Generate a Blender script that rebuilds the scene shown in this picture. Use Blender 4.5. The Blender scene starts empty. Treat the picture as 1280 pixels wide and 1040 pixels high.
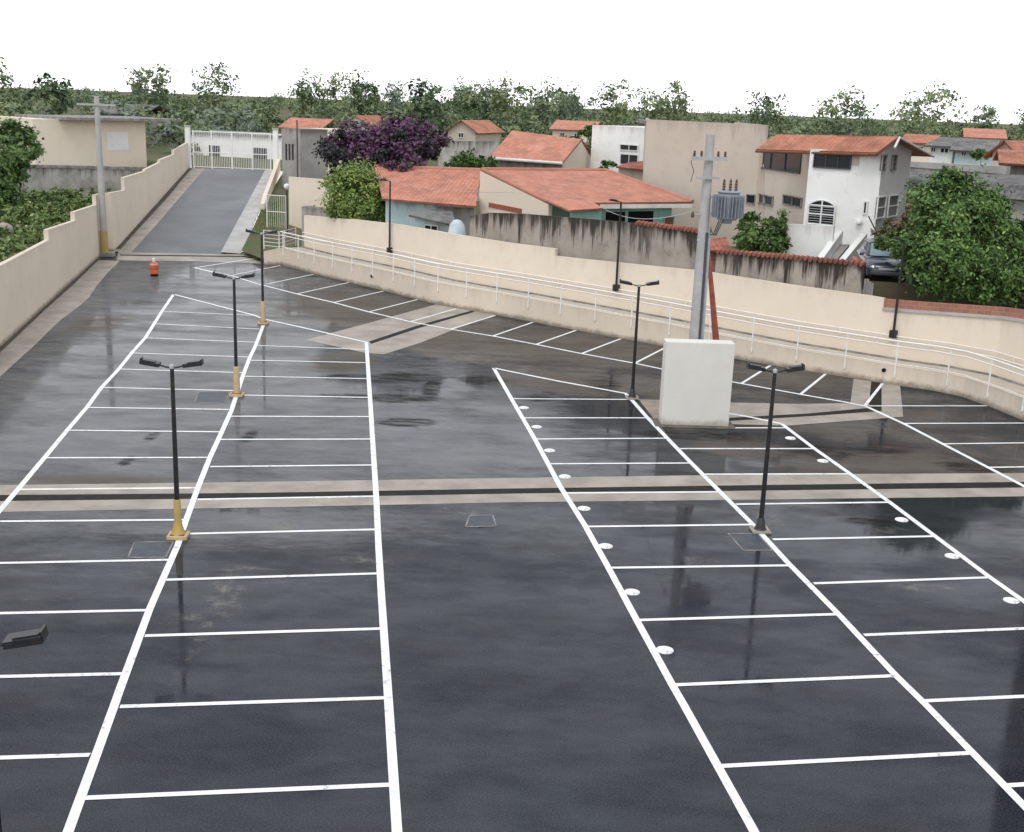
import bpy, math, random
from mathutils import Vector, Matrix
random.seed(7)
R = math.radians
scene = bpy.context.scene
COL = scene.collection

# ------------------------------------------------------------------ camera
F_PX, PITCH, ROLL, CAMH = 1482.09, .25702, .036609, 10.0
CX, CY = 640.0, 520.0
fwd = Vector((0, math.cos(PITCH), -math.sin(PITCH)))
_r = Vector((1, 0, 0)); _u = _r.cross(fwd)
rt = math.cos(ROLL) * _r + math.sin(ROLL) * _u
up = -math.sin(ROLL) * _r + math.cos(ROLL) * _u
EYE = Vector((0, 0, CAMH))
cam = bpy.data.objects.new('camera', bpy.data.cameras.new('camera'))
COL.objects.link(cam)
cam.matrix_world = Matrix(((rt.x, up.x, -fwd.x, 0), (rt.y, up.y, -fwd.y, 0), (rt.z, up.z, -fwd.z, CAMH), (0, 0, 0, 1)))
cam.data.sensor_width = 36; cam.data.lens = F_PX / 1280 * 36
cam.data.clip_start = .1; cam.data.clip_end = 6000
scene.camera = cam

# surveying helpers: where a sight line meets a level, a distance, a slope
def ray(px, py): return fwd + (px - CX) / F_PX * rt - (py - CY) / F_PX * up
def G(px, py, z=0.0):
    d = ray(px, py); return EYE + d * ((z - CAMH) / d.z)
def D(px, py, Y):
    d = ray(px, py); return EYE + d * (Y / d.y)
RS, RY = .094, 75.6                                     # driveway slope, where it starts
def RP(px, py, dz=0.0):
    d = ray(px, py); t = (RS * -RY + dz - CAMH) / (d.z - RS * d.y); return EYE + d * t
def Hz(p, py):                                          # height above plan point p at image row py
    a = Vector((p[0], p[1], 0)) - EYE; k = (CY - py) / F_PX
    return (k * a.dot(fwd) - a.dot(up)) / (up.z - k * fwd.z)

# ------------------------------------------------------------------ materials
def mat(name, col, rough=.8, spec=.3, metal=0.0):
    m = bpy.data.materials.new(name); m.use_nodes = True
    b = m.node_tree.nodes['Principled BSDF']
    b.inputs['Base Color'].default_value = (*col, 1); b.inputs['Roughness'].default_value = rough
    b.inputs['Specular IOR Level'].default_value = spec; b.inputs['Metallic'].default_value = metal
    return m
class NT:
    def __init__(s, m): s.m = m; s.t = m.node_tree; s.b = s.t.nodes.get('Principled BSDF')
    def n(s, typ, **kw):
        x = s.t.nodes.new(typ)
        for k, v in kw.items(): setattr(x, k, v)
        return x
    def put(s, sock, v):
        if hasattr(v, 'is_output'): s.t.links.new(v, sock)
        elif isinstance(v, (tuple, list)) and len(v) == 3 and sock.type == 'RGBA': sock.default_value = (*v, 1)
        else: sock.default_value = v
    def math(s, op, a, b=None, c=None, clamp=False):
        x = s.n('ShaderNodeMath', operation=op, use_clamp=clamp)
        s.put(x.inputs[0], a)
        if b is not None: s.put(x.inputs[1], b)
        if c is not None: s.put(x.inputs[2], c)
        return x.outputs[0]
    def coord(s, which='Object'): return s.n('ShaderNodeTexCoord').outputs[which]
    def mapping(s, v, scale=(1, 1, 1), loc=(0, 0, 0), rot=(0, 0, 0)):
        x = s.n('ShaderNodeMapping'); s.put(x.inputs[0], v)
        x.inputs['Scale'].default_value = scale; x.inputs['Location'].default_value = loc; x.inputs['Rotation'].default_value = rot
        return x.outputs[0]
    def noise(s, v, scale, detail=4, rough=.55, dist=0, out=0):
        x = s.n('ShaderNodeTexNoise'); s.put(x.inputs['Vector'], v)
        x.inputs['Scale'].default_value = scale; x.inputs['Detail'].default_value = detail
        x.inputs['Roughness'].default_value = rough; x.inputs['Distortion'].default_value = dist
        return x.outputs[out]
    def rng(s, v, a, b, c=0.0, d=1.0, smooth=True):
        x = s.n('ShaderNodeMapRange'); x.interpolation_type = 'SMOOTHSTEP' if smooth else 'LINEAR'
        s.put(x.inputs[0], v)
        for i, q in enumerate((a, b, c, d)): s.put(x.inputs[i + 1], q)
        return x.outputs[0]
    def mix(s, f, a, b):
        x = s.n('ShaderNodeMix', data_type='RGBA'); s.put(x.inputs[0], f); s.put(x.inputs[6], a); s.put(x.inputs[7], b)
        return x.outputs[2]
    def bump(s, h, strength=.3, dist=.02):
        x = s.n('ShaderNodeBump'); s.put(x.inputs['Height'], h); x.inputs['Strength'].default_value = strength; x.inputs['Distance'].default_value = dist
        s.t.links.new(x.outputs[0], s.b.inputs['Normal'])
    def color(s, v): s.put(s.b.inputs['Base Color'], v)

def mottled(name, c1, c2, scale=1.5, rough=.85, spec=.25, fine=30, bump=.15, c3=None):
    m = mat(name, c1, rough, spec); t = NT(m); o = t.coord()
    a = t.rng(t.noise(o, scale, 6, .6), .35, .68)
    c = t.mix(a, c1, c2)
    if c3: c = t.mix(t.rng(t.noise(t.mapping(o, loc=(9, 3, 5)), scale * .45, 5), .55, .72), c, c3)
    t.color(c); t.bump(t.noise(o, fine, 3), bump, .02)
    return m

# cream render with faint rain marks; v (uv.y) = metres under the top
def render_wall(name, c1, c2, stain, amt, drip_len, streak=2.2, blot=.6, foot=None):
    m = mat(name, c1, .9, .2); t = NT(m); uv = t.coord('UV'); o = t.coord()
    sep = t.n('ShaderNodeSeparateXYZ'); t.put(sep.inputs[0], uv)
    u, v = sep.outputs[0], sep.outputs[1]
    base = t.mix(t.rng(t.noise(o, blot, 6, .62), .34, .7), c1, c2)
    st = t.noise(t.mapping(uv, (streak, .12, 1)), 1.0, 5, .65)
    st2 = t.noise(t.mapping(uv, (streak * .35, .05, 1), (7, 2, 0)), 1.0, 3, .5)
    ln = t.math('MULTIPLY', t.rng(st, .36, .64), drip_len)
    ln = t.math('MULTIPLY', ln, t.rng(t.noise(t.mapping(uv, (streak * 3.2, .4, 1), (3, 5, 0)), 1.0, 4, .7), .3, .7, .35, 1.2))
    dr = t.rng(t.math('SUBTRACT', ln, v), -.35, .6)
    dr = t.math('MULTIPLY', dr, t.rng(st2, .26, .5))
    bl = t.math('MULTIPLY', t.rng(t.noise(o, 1.3, 7, .7), .5, .75), .55)
    f = t.math('MULTIPLY', t.math('MAXIMUM', dr, bl), amt, clamp=True)
    c = t.mix(f, base, stain)
    if foot:
        zz = t.n('ShaderNodeSeparateXYZ'); t.put(zz.inputs[0], t.n('ShaderNodeNewGeometry').outputs['Position'])
        lim = t.math('MULTIPLY', t.noise(o, 2.5, 5, .7), .42)
        c = t.mix(t.math('MULTIPLY', t.rng(t.math('SUBTRACT', lim, zz.outputs[2]), -.06, .2), .75), c, foot)
    t.color(c); t.bump(t.noise(o, 14, 5), .18, .02)
    return m

def roof_tiles(name, c1, c2, c3, pitch=.24):
    m = mat(name, c1, .8, .2); t = NT(m); uv = t.coord('UV'); o = t.coord()
    sep = t.n('ShaderNodeSeparateXYZ'); t.put(sep.inputs[0], uv)
    w = t.math('ABSOLUTE', t.math('SINE', t.math('MULTIPLY', sep.outputs[0], math.pi / pitch)))
    row = t.math('FRACT', t.math('DIVIDE', sep.outputs[1], .36))
    vor = t.n('ShaderNodeTexVoronoi'); t.put(vor.inputs['Vector'], t.mapping(uv, (1 / pitch, 1 / .36, 1))); vor.inputs['Scale'].default_value = 1
    sc = t.n('ShaderNodeSeparateColor'); t.put(sc.inputs[0], vor.outputs['Color'])
    c = t.mix(sc.outputs[0], c1, c2)
    c = t.mix(t.math('MULTIPLY', t.rng(t.noise(o, .8, 7, .7), .42, .66), .85), c, c3)
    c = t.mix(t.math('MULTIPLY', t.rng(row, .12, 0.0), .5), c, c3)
    t.color(c)
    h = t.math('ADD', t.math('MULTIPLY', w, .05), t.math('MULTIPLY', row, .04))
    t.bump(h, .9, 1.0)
    return m

def foliage(name, dark, lite, tip=None, hue=.5):
    m = mat(name, dark, .55, .25); t = NT(m); g = t.n('ShaderNodeNewGeometry'); o = t.coord()
    f = t.math('ADD', t.math('MULTIPLY', g.outputs['Random Per Island'], .55), t.math('MULTIPLY', t.rng(t.noise(o, .9, 4), .35, .68), .5), clamp=True)
    c = t.mix(f, dark, lite)
    if tip: c = t.mix(t.rng(g.outputs['Random Per Island'], 1 - hue, 1 - hue + .08), c, tip)
    t.color(c)
    t.b.inputs['Transmission Weight'].default_value = 0
    return m

M = {}
M['line'] = mottled('white road paint', (.82, .82, .81), (.70, .70, .69), 2.2, .55, .35, 60, .1)
def _wear(m):
    t = NT(m); o = t.coord(); old = t.b.inputs['Base Color'].links[0].from_socket
    f = t.math('MULTIPLY', t.rng(t.noise(o, 5.5, 8, .75), .52, .68), t.rng(t.noise(o, .35, 3), .40, .58))
    t.color(t.mix(t.math('MULTIPLY', f, .75), old, (.12, .12, .12)))
_wear(M['line'])
M['concrete'] = mottled('wet concrete', (.37, .325, .275), (.27, .235, .20), .9, .65, .25, 40, .25, (.42, .37, .31))
M['conc_light'] = mottled('pale concrete', (.46, .44, .42), (.36, .345, .33), .8, .75, .3, 30, .2, (.50, .47, .44))
M['slot'] = mottled('wet drain', (.018, .017, .016), (.03, .026, .023), 3, .6, .06, 40, .4)
M['cream'] = render_wall('cream render', (.77, .67, .55), (.74, .64, .52), (.48, .40, .32), .36, .6, 1.2, .35)
M['cream_lot'] = render_wall('cream render with splashed foot', (.715, .62, .51), (.68, .585, .475), (.44, .365, .29), .42, .6, 1.2, .4, (.15, .115, .085))
M['stained'] = render_wall('rain streaked grey render', (.30, .26, .225), (.38, .335, .29), (.045, .038, .032), 1.0, 1.7, 1.7, 1.0)
M['oldblock'] = render_wall('weathered pale block wall', (.44, .42, .39), (.28, .265, .245), (.09, .085, .075), .9, .9, 2.0, 1.2)
M['white_wall'] = render_wall('white house paint', (.85, .84, .82), (.78, .77, .75), (.34, .31, .27), .5, .8, .9, .4)
M['beige_wall'] = render_wall('bare beige render', (.60, .52, .44), (.54, .465, .395), (.33, .28, .23), .5, 1.0, .8, .3)
M['greenwall'] = render_wall('pale green paint', (.30, .50, .43), (.26, .44, .38), (.16, .2, .17), .5, .6, 1.2, .5)
M['bluewall'] = render_wall('pale blue paint', (.46, .60, .62), (.60, .66, .66), (.2, .24, .25), .7, .8, 1.2, .7)
M['greywall'] = render_wall('grey cement', (.36, .34, .32), (.28, .265, .25), (.11, .10, .09), .8, .8, 1.5, .6)
M['tile'] = roof_tiles('red clay tiles', (.50, .20, .135), (.58, .265, .19), (.33, .15, .11))
M['tile_pale'] = roof_tiles('sun bleached clay tiles', (.50, .20, .13), (.57, .27, .195), (.36, .165, .12))
M['tile_dark'] = roof_tiles('dark clay coping', (.38, .13, .09), (.46, .18, .13), (.18, .075, .055))
M['tile_old'] = roof_tiles('weathered clay tiles', (.42, .16, .10), (.50, .225, .15), (.25, .11, .075))
M['fibro'] = roof_tiles('grey fibre cement sheets', (.17, .165, .16), (.22, .21, .205), (.085, .08, .075), .3)
M['fascia'] = mottled('white fascia', (.74, .72, .69), (.62, .60, .57), 1, .7)
M['black'] = mottled('black pole paint', (.012, .012, .014), (.022, .021, .022), 8, .42, .45, 60, .05)
M['lens'] = mat('lamp lens', (.35, .36, .36), .2, .5)
M['yellow'] = mottled('yellow painted concrete', (.47, .32, .10), (.40, .29, .13), 4, .75)
M['beige'] = mottled('beige painted sleeve', (.54, .40, .235), (.46, .34, .21), 4, .75)
M['polecon'] = mottled('spun concrete pole', (.44, .43, .42), (.35, .345, .34), 1.5, .8, .25, 40, .2)
M['steel'] = mottled('galvanised steel', (.40, .42, .45), (.32, .335, .36), 5, .45, .5, 50, .05)
M['trafo'] = mottled('grey transformer paint', (.27, .29, .33), (.22, .24, .275), 4, .5, .4, 50, .05)
M['porc'] = mat('brown porcelain', (.09, .045, .03), .25, .5)
M['plastic_dark'] = mat('dark conduit', (.06, .062, .07), .5, .4)
M['rail'] = mottled('white rail paint', (.84, .82, .79), (.76, .74, .71), 6, .5, .35, 60, .05)
M['boxwhite'] = render_wall('off white block paint', (.68, .66, .61), (.63, .61, .565), (.46, .42, .36), .35, .35, 1.2, .5, (.30, .26, .21))
M['rust'] = mottled('rusty red steel', (.34, .10, .07), (.22, .07, .05), 5, .8)
M['orange'] = mottled('orange plastic', (.62, .13, .06), (.50, .10, .05), 6, .6)
M['glass'] = mat('dark window glass', (.018, .022, .028), .12, .6)
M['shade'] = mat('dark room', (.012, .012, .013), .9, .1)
M['wframe'] = mottled('white window frame', (.78, .78, .77), (.7, .7, .69), 5, .5)
M['brick'] = None
M['wood'] = mottled('brown wood', (.22, .09, .05), (.15, .065, .04), 5, .7)
M['bark'] = mottled('bark', (.10, .075, .055), (.06, .045, .035), 4, .95, .1, 20, .5)
M['soil'] = mottled('rough earth', (.14, .11, .075), (.08, .11, .045), .35, 1, .1, 8, .6, (.09, .13, .055))
M['walk'] = mottled('walkway cement', (.50, .44, .37), (.42, .37, .31), 1.2, .8, .25, 30, .2)
M['coping'] = mottled('mossy concrete coping', (.30, .285, .265), (.15, .14, .13), 2, .9)
M['rock'] = mottled('grey boulder', (.36, .33, .29), (.24, .22, .19), 1.5, .9, .2, 8, .5)
M['carpaint'] = mat('dark blue car paint', (.030, .036, .055), .22, .6)
M['carpaint'].node_tree.nodes['Principled BSDF'].inputs['Coat Weight'].default_value = .6
M['cargl'] = mat('pale windscreen', (.16, .23, .24), .1, .8)
M['tyre'] = mat('tyre rubber', (.012, .012, .012), .8, .2)
M['chrome'] = mat('bright trim', (.6, .6, .62), .2, .5, .9)
M['lf_dark'] = foliage('deep green leaves', (.034, .072, .020), (.15, .235, .07))
M['lf_right'] = foliage('bushy green leaves', (.032, .072, .019), (.15, .25, .068), (.24, .34, .10), .14)
M['lf_yel'] = foliage('yellow green leaves', (.075, .13, .028), (.26, .35, .09), (.36, .40, .13), .14)
M['lf_pur'] = foliage('purple flowers', (.065, .024, .058), (.20, .085, .175), (.05, .065, .03), .26)
M['lf_dim'] = foliage('dark twiggy leaves', (.022, .026, .026), (.055, .06, .058))
M['lf_mid'] = foliage('mid green leaves', (.032, .082, .018), (.105, .185, .05))
M['weeds'] = foliage('weedy undergrowth', (.055, .10, .026), (.21, .29, .095), (.30, .32, .15), .16)
M['grass'] = foliage('strip grass', (.06, .11, .02), (.16, .23, .05))
M['farwood'] = mat('distant wood leaves', (.1, .15, .09), .7, .15)
_t = NT(M['farwood']); _o = _t.coord(); _g = _t.n('ShaderNodeNewGeometry')
_c = _t.mix(_t.rng(_t.noise(_o, .11, 3), .36, .64), (.055, .10, .045), (.22, .26, .12))
_c = _t.mix(_t.rng(_t.noise(_t.mapping(_o, loc=(40, 9, 2)), .07, 2), .58, .68), _c, (.16, .20, .17))
_t.color(_t.mix(_t.math('MULTIPLY', _g.outputs['Random Per Island'], .4), _c, (.26, .30, .2)))
def brick_mat():
    m = mat('bare red brick', (.4, .13, .08), .9, .2); t = NT(m); uv = t.coord('UV')
    b = t.n('ShaderNodeTexBrick'); t.put(b.inputs['Vector'], uv)
    b.inputs['Scale'].default_value = 1; b.inputs['Brick Width'].default_value = .3; b.inputs['Row Height'].default_value = .17; b.inputs['Mortar Size'].default_value = .012
    b.inputs['Color1'].default_value = (.38, .17, .12, 1); b.inputs['Color2'].default_value = (.30, .125, .09, 1); b.inputs['Mortar'].default_value = (.34, .24, .19, 1)
    f = t.rng(t.noise(t.coord(), 1.4, 6, .65), .5, .75)
    t.color(t.mix(t.math('MULTIPLY', f, .6), b.outputs[0], (.2, .15, .12))); return m
M['brick'] = brick_mat()

# asphalt: damp, with named patches of wet tar, dry brown grit and pale cement wash
def asphalt(name, patches=True):
    m = mat(name, (.04, .04, .042), .3, .3); t = NT(m); o = t.coord()
    big = t.noise(t.mapping(o, (.05, .11, 1)), 1, 5, .6)
    med = t.noise(t.mapping(o, (.35, .9, 1), (3, 1, 0)), 1, 6, .65)
    fin = t.noise(o, 34, 3, .7)
    warp = t.noise(t.mapping(o, (.5, 1.3, 1)), 1, 6, .7)
    c = t.mix(t.rng(big, .34, .66), (.0110, .0132, .0180), (.0185, .0215, .0275))
    c = t.mix(t.math('MULTIPLY', t.rng(med, .42, .72), .6), c, (.042, .042, .044))
    fs = t.noise(t.mapping(o, (1.1, 2.6, 1), (2, 8, 1)), 1, 6, .7)
    c = t.mix(t.math('MULTIPLY', t.rng(fs, .5, .78), .5), c, (.009, .009, .010))
    dry = t.math('MULTIPLY', t.rng(med, .46, .7), .55)
    dark = None; rel = None
    warp2 = t.noise(t.mapping(o, (1.3, 4.2, 1), (4, 4, 0)), 1, 7, .75)
    sep = t.n('ShaderNodeSeparateXYZ'); t.put(sep.inputs[0], o)
    def patch(px, py, wx, wy, soft=.5, wamp=.9):
        p = G(px, py)
        q = G(px + wx, py + wx * .012); rx = (q - p).length
        a = G(px, py - wy); b = G(px, py + wy); ry = (a - b).length / 2
        dx = t.math('DIVIDE', t.math('SUBTRACT', sep.outputs[0], p.x), rx)
        dy = t.math('DIVIDE', t.math('SUBTRACT', sep.outputs[1], p.y), ry)
        d = t.math('SQRT', t.math('ADD', t.math('MULTIPLY', dx, dx), t.math('MULTIPLY', dy, dy)))
        d = t.math('ADD', d, t.math('MULTIPLY', t.math('SUBTRACT', warp, .5), -2.0 * wamp))
        d = t.math('ADD', d, t.math('MULTIPLY', t.math('SUBTRACT', warp2, .5), -1.9))
        return t.rng(d, 1.0 + soft * .5, 1.0 - soft * .5)
    def union(ps):
        r = None
        for p in ps: r = p if r is None else t.math('MAXIMUM', r, p)
        return r
    if patches:
        brown = union([patch(740, 432, 150, 24, .8), patch(560, 425, 60, 14, .8), patch(425, 452, 42, 14, .7), patch(1130, 585, 150, 22, .8), patch(1215, 600, 70, 12, .7),
                       patch(445, 385, 110, 22, .9), patch(690, 478, 60, 12, .8), patch(1000, 470, 90, 16, .8), patch(930, 560, 60, 12, .7), patch(720, 480, 50, 14, .7), patch(125, 405, 32, 12, .8), patch(120, 600, 90, 8, .8), patch(840, 505, 26, 26, .7)])
        tar = union([patch(508, 528, 38, 6, .25, .5), patch(455, 473, 62, 5, .4, .7), patch(512, 472, 42, 6, .35, .6), patch(500, 498, 44, 6, .4, .6), patch(540, 484, 12, 16, .5, .6), patch(435, 495, 40, 3, .4, .6),
                     patch(600, 475, 34, 5, .6), patch(670, 498, 24, 4, .6), patch(1035, 565, 30, 8, .5), patch(1010, 562, 42, 5, .6), patch(1090, 563, 40, 4, .6), patch(870, 545, 60, 6, .6),
                     patch(1225, 585, 46, 7, .6), patch(755, 480, 20, 9, .7), patch(312, 545, 10, 8, .8), patch(190, 545, 9, 7, .9), patch(160, 575, 9, 6, .9), patch(1085, 652, 40, 4, .9)])
        wash = union([patch(570, 637, 24, 5, .7), patch(255, 790, 8, 40, .9, 1.1), patch(285, 735, 22, 26, 1.0, 1.2), patch(265, 770, 40, 8, 1.0, 1.2), patch(455, 700, 34, 4, .6, .9), patch(110, 379, 22, 6, .6), patch(1160, 735, 40, 4, .8), patch(1105, 660, 22, 5, .7), patch(880, 700, 30, 4, .8), patch(590, 643, 14, 3, .6),
                      patch(105, 452, 18, 5, .7), patch(350, 660, 26, 10, 1.0, 1.2), patch(960, 650, 16, 8, .8), patch(345, 460, 22, 6, .9)])
        stk = t.rng(t.noise(t.mapping(o, (.8, 3.2, 1), (1, 5, 0)), 1, 5, .7), .38, .62)
        grey = union([patch(250, 480, 330, 95, .9, .7), patch(560, 555, 150, 48, .9, .7), patch(200, 362, 190, 52, .8), patch(360, 420, 130, 40, .9), patch(390, 520, 120, 80, .9), patch(640, 520, 60, 60, .9), patch(300, 655, 200, 22, 1.0)])
        grey = t.math('MULTIPLY', grey, t.rng(fs, .70, .30, .55, 1.0))
        c = t.mix(t.math('MULTIPLY', grey, .9), c, t.mix(t.rng(med, .3, .7), (.135, .136, .142), (.19, .188, .187)))
        dry = t.math('MAXIMUM', dry, t.math('MULTIPLY', grey, .80))
        c = t.mix(t.math('MULTIPLY', brown, .85), c, t.mix(t.rng(med, .3, .7), (.095, .078, .064), (.145, .124, .105)))
        c = t.mix(t.math('MULTIPLY', wash, t.math('MULTIPLY', t.rng(t.noise(o, 1.6, 7, .75), .45, .7), .55)), c, (.26, .235, .20))
        tar = t.math('MULTIPLY', tar, t.math('ADD', t.math('MULTIPLY', stk, .55), .35))
        c = t.mix(tar, c, (.014, .0115, .0095))
        dry = t.math('MAXIMUM', t.math('MULTIPLY', dry, .6), t.math('MULTIPLY', brown, .72)); dry = t.math('MAXIMUM', dry, t.math('MULTIPLY', tar, 1.0))
    c = t.mix(t.math('MULTIPLY', t.rng(fin, .40, .70), .75), c, t.mix(.5, c, (.10, .10, .105)))
    t.color(c)
    # a dry tarry surface with a broken film of water over part of it
    t.b.inputs['Roughness'].default_value = .9; t.b.inputs['Specular IOR Level'].default_value = .0
    film = t.n('ShaderNodeBsdfPrincipled'); t.put(film.inputs['Base Color'], c)
    film.inputs['Specular IOR Level'].default_value = .5
    pud = t.rng(t.noise(t.mapping(o, (.2, .38, 1), (5, 2, 0)), 1, 7, .62), .40, .58)
    pud2 = t.rng(t.noise(t.mapping(o, (.7, 1.5, 1), (1, 9, 0)), 1, 6, .7), .36, .62)
    cov = t.math('MULTIPLY', t.rng(t.math('ADD', t.math('MULTIPLY', pud, .6), t.math('MULTIPLY', pud2, .4)), 0, 1, COV0, COV1, False), t.math('SUBTRACT', 1.0, dry, clamp=True))
    t.put(film.inputs['Roughness'], t.rng(pud, 0, 1, .16, .05, False))
    b1 = t.n('ShaderNodeBump'); t.put(b1.inputs['Height'], t.math('ADD', t.math('MULTIPLY', fin, .06), t.noise(t.mapping(o, (.8, 1.8, 1)), 1, 3))); b1.inputs['Strength'].default_value = .06; b1.inputs['Distance'].default_value = .02
    t.t.links.new(b1.outputs[0], film.inputs['Normal'])
    t.bump(t.math('ADD', fin, t.noise(o, 90, 2)), .35, .02)
    mx = t.n('ShaderNodeMixShader'); t.put(mx.inputs[0], cov); t.t.links.new(t.b.outputs[0], mx.inputs[1]); t.t.links.new(film.outputs[0], mx.inputs[2])
    t.t.links.new(mx.outputs[0], t.t.nodes['Material Output'].inputs[0])
    return m
COV0, COV1 = .26, .68
M['asphalt'] = asphalt('damp asphalt')
M['asphalt_ramp'] = mottled('driveway asphalt', (.105, .108, .113), (.145, .148, .153), .28, .5, .25, 30, .2, (.17, .172, .175))
M['cover'] = mottled('cast cover', (.05, .055, .066), (.075, .08, .09), 3, .5, .2)

# ------------------------------------------------------------------ mesh building
class MB:
    def __init__(s): s.v = []; s.f = []; s.uv = {}
    def pt(s, p): s.v.append(tuple(p)); return len(s.v) - 1
    def face(s, pts, uv=None):
        i = [s.pt(p) for p in pts]
        if uv: s.uv[len(s.f)] = uv
        s.f.append(i)
    def box(s, c, sz, rz=0.0, M4=None):
        cs, sn = math.cos(rz), math.sin(rz); n = len(s.v)
        for z in (-1, 1):
            for x, y in ((-1, -1), (1, -1), (1, 1), (-1, 1)):
                a, b = x * sz[0] / 2, y * sz[1] / 2
                p = Vector((c[0] + a * cs - b * sn, c[1] + a * sn + b * cs, c[2] + z * sz[2] / 2))
                s.v.append(tuple(M4 @ p if M4 else p))
        for f in ((3, 2, 1, 0), (4, 5, 6, 7), (0, 1, 5, 4), (1, 2, 6, 5), (2, 3, 7, 6), (3, 0, 4, 7)):
            g = [n + k for k in f]
            L = [Vector(s.v[k]) for k in g]; w = (L[1] - L[0]).length; h = (L[2] - L[1]).length
            s.uv[len(s.f)] = [(0, h), (w, h), (w, 0), (0, 0)]
            s.f.append(g)
        return s
    def hexa(s, b, t):                                  # bottom ring, top ring
        n = len(s.v); k = len(b)
        s.v += [tuple(p) for p in b] + [tuple(p) for p in t]
        s.f.append([n + i for i in reversed(range(k))]); s.f.append([n + k + i for i in range(k)])
        u = 0
        for i in range(k):
            j = (i + 1) % k
            w = (Vector(b[j]) - Vector(b[i])).length
            s.uv[len(s.f)] = [(u, b_h(t[i], b[i])), (u + w, b_h(t[j], b[j])), (u + w, 0), (u, 0)]
            u += w
            s.f.append([n + i, n + j, n + k + j, n + k + i])
        return s
    def prism(s, poly, z0, z1): return s.hexa([(p[0], p[1], z0) for p in poly], [(p[0], p[1], z1) for p in poly])
    def tube(s, pts, rad, k=10, cap=True):
        pts = [Vector(p) for p in pts]; n0 = len(s.v)
        if not isinstance(rad, (list, tuple)): rad = [rad] * len(pts)
        for i, p in enumerate(pts):
            d = (pts[min(i + 1, len(pts) - 1)] - pts[max(i - 1, 0)]).normalized()
            a = (a if i else (d.orthogonal().normalized() if abs(d.z) < .99 else Vector((1, 0, 0)))); a = (a - d * a.dot(d)).normalized(); b = d.cross(a)
            for j in range(k):
                q = 2 * math.pi * j / k; s.v.append(tuple(p + (a * math.cos(q) + b * math.sin(q)) * rad[i]))
        for i in range(len(pts) - 1):
            for j in range(k):
                j2 = (j + 1) % k
                s.f.append([n0 + i * k + j, n0 + i * k + j2, n0 + (i + 1) * k + j2, n0 + (i + 1) * k + j])
        if cap:
            s.f.append([n0 + j for j in reversed(range(k))]); s.f.append([n0 + (len(pts) - 1) * k + j for j in range(k)])
        return s
    def lathe(s, prof, c=(0, 0, 0), k=20):
        n0 = len(s.v)
        for r, z in prof:
            for j in range(k):
                q = 2 * math.pi * j / k; s.v.append((c[0] + r * math.cos(q), c[1] + r * math.sin(q), c[2] + z))
        for i in range(len(prof) - 1):
            for j in range(k):
                j2 = (j + 1) % k
                s.f.append([n0 + i * k + j, n0 + i * k + j2, n0 + (i + 1) * k + j2, n0 + (i + 1) * k + j])
        s.f.append([n0 + j for j in reversed(range(k))]); s.f.append([n0 + (len(prof) - 1) * k + j for j in range(k)])
        return s
    def slab(s, quad, th, uvdir=None):                  # roof plane with thickness; quad = eaveL, eaveR, ridgeR, ridgeL
        q = [Vector(p) for p in quad]; n = (q[1] - q[0]).cross(q[-1] - q[0]).normalized()
        if n.z < 0: n = -n; q = q[::-1] if False else q
        lo = [p - n * th for p in q]; e = (q[1] - q[0]).normalized(); w = n.cross(e).normalized()
        k = len(q); n0 = len(s.v); s.v += [tuple(p) for p in q] + [tuple(p) for p in lo]
        s.uv[len(s.f)] = [((p - q[0]).dot(e), (p - q[0]).dot(w)) for p in q]; s.f.append(list(range(n0, n0 + k)))
        s.f.append([n0 + k + i for i in reversed(range(k))])
        for i in range(k):
            j = (i + 1) % k; s.f.append([n0 + i, n0 + k + i, n0 + k + j, n0 + j])
        return s
    def build(s, name, m, parent=None, smooth=False, bevel=0, origin=None):
        if origin is None: origin = parent_loc(parent) if parent else (0, 0, 0)
        me = bpy.data.meshes.new(name)
        me.from_pydata([(x - origin[0], y - origin[1], z - origin[2]) for x, y, z in s.v], [], s.f)
        if s.uv:
            lay = me.uv_layers.new(name='UVMap')
            for fi, u in s.uv.items():
                for li, w in zip(me.polygons[fi].loop_indices, u): lay.data[li].uv = w
        me.materials.append(m); me.update()
        import bmesh
        bm = bmesh.new(); bm.from_mesh(me); bmesh.ops.recalc_face_normals(bm, faces=bm.faces) if len(s.f) < 4000 else None; bm.to_mesh(me); bm.free()
        if smooth:
            for p in me.polygons: p.use_smooth = True
            try: me.set_sharp_from_angle(angle=R(40))
            except Exception: pass
        ob = bpy.data.objects.new(name, me); COL.objects.link(ob)
        if parent: ob.parent = parent
        else: ob.location = origin
        if bevel:
            b = ob.modifiers.new('bevel', 'BEVEL'); b.width = bevel; b.segments = 2; b.limit_method = 'ANGLE'
        return ob
def b_h(a, b): return (Vector(a) - Vector(b)).length
def parent_loc(p):
    l = Vector((0, 0, 0))
    while p: l += Vector(p.location); p = p.parent
    return l
def tag(o, label=None, cat=None, group=None, kind=None):
    if label: o['label'] = label
    if cat: o['category'] = cat
    if group: o['group'] = group
    if kind: o['kind'] = kind
    return o
def thing(name, loc, label, cat, group=None):
    o = bpy.data.objects.new(name, None); COL.objects.link(o); o.location = loc; o.empty_display_size = .2
    return tag(o, label, cat, group)
def kids(o): return [c for c in bpy.data.objects if c.parent == o]
def copy_tree(o, parent=None):
    c = o.copy(); COL.objects.link(c); c.parent = parent
    for ch in kids(o): copy_tree(ch, c)
    return c
def struct(mb, name, m, **kw):
    o = mb.build(name, m, **kw); o['kind'] = 'structure'; return o
def flat(poly, z):                                      # ground polygon from sightings
    return [Vector((p.x, p.y, z)) for p in (G(*q) for q in poly)]
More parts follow.
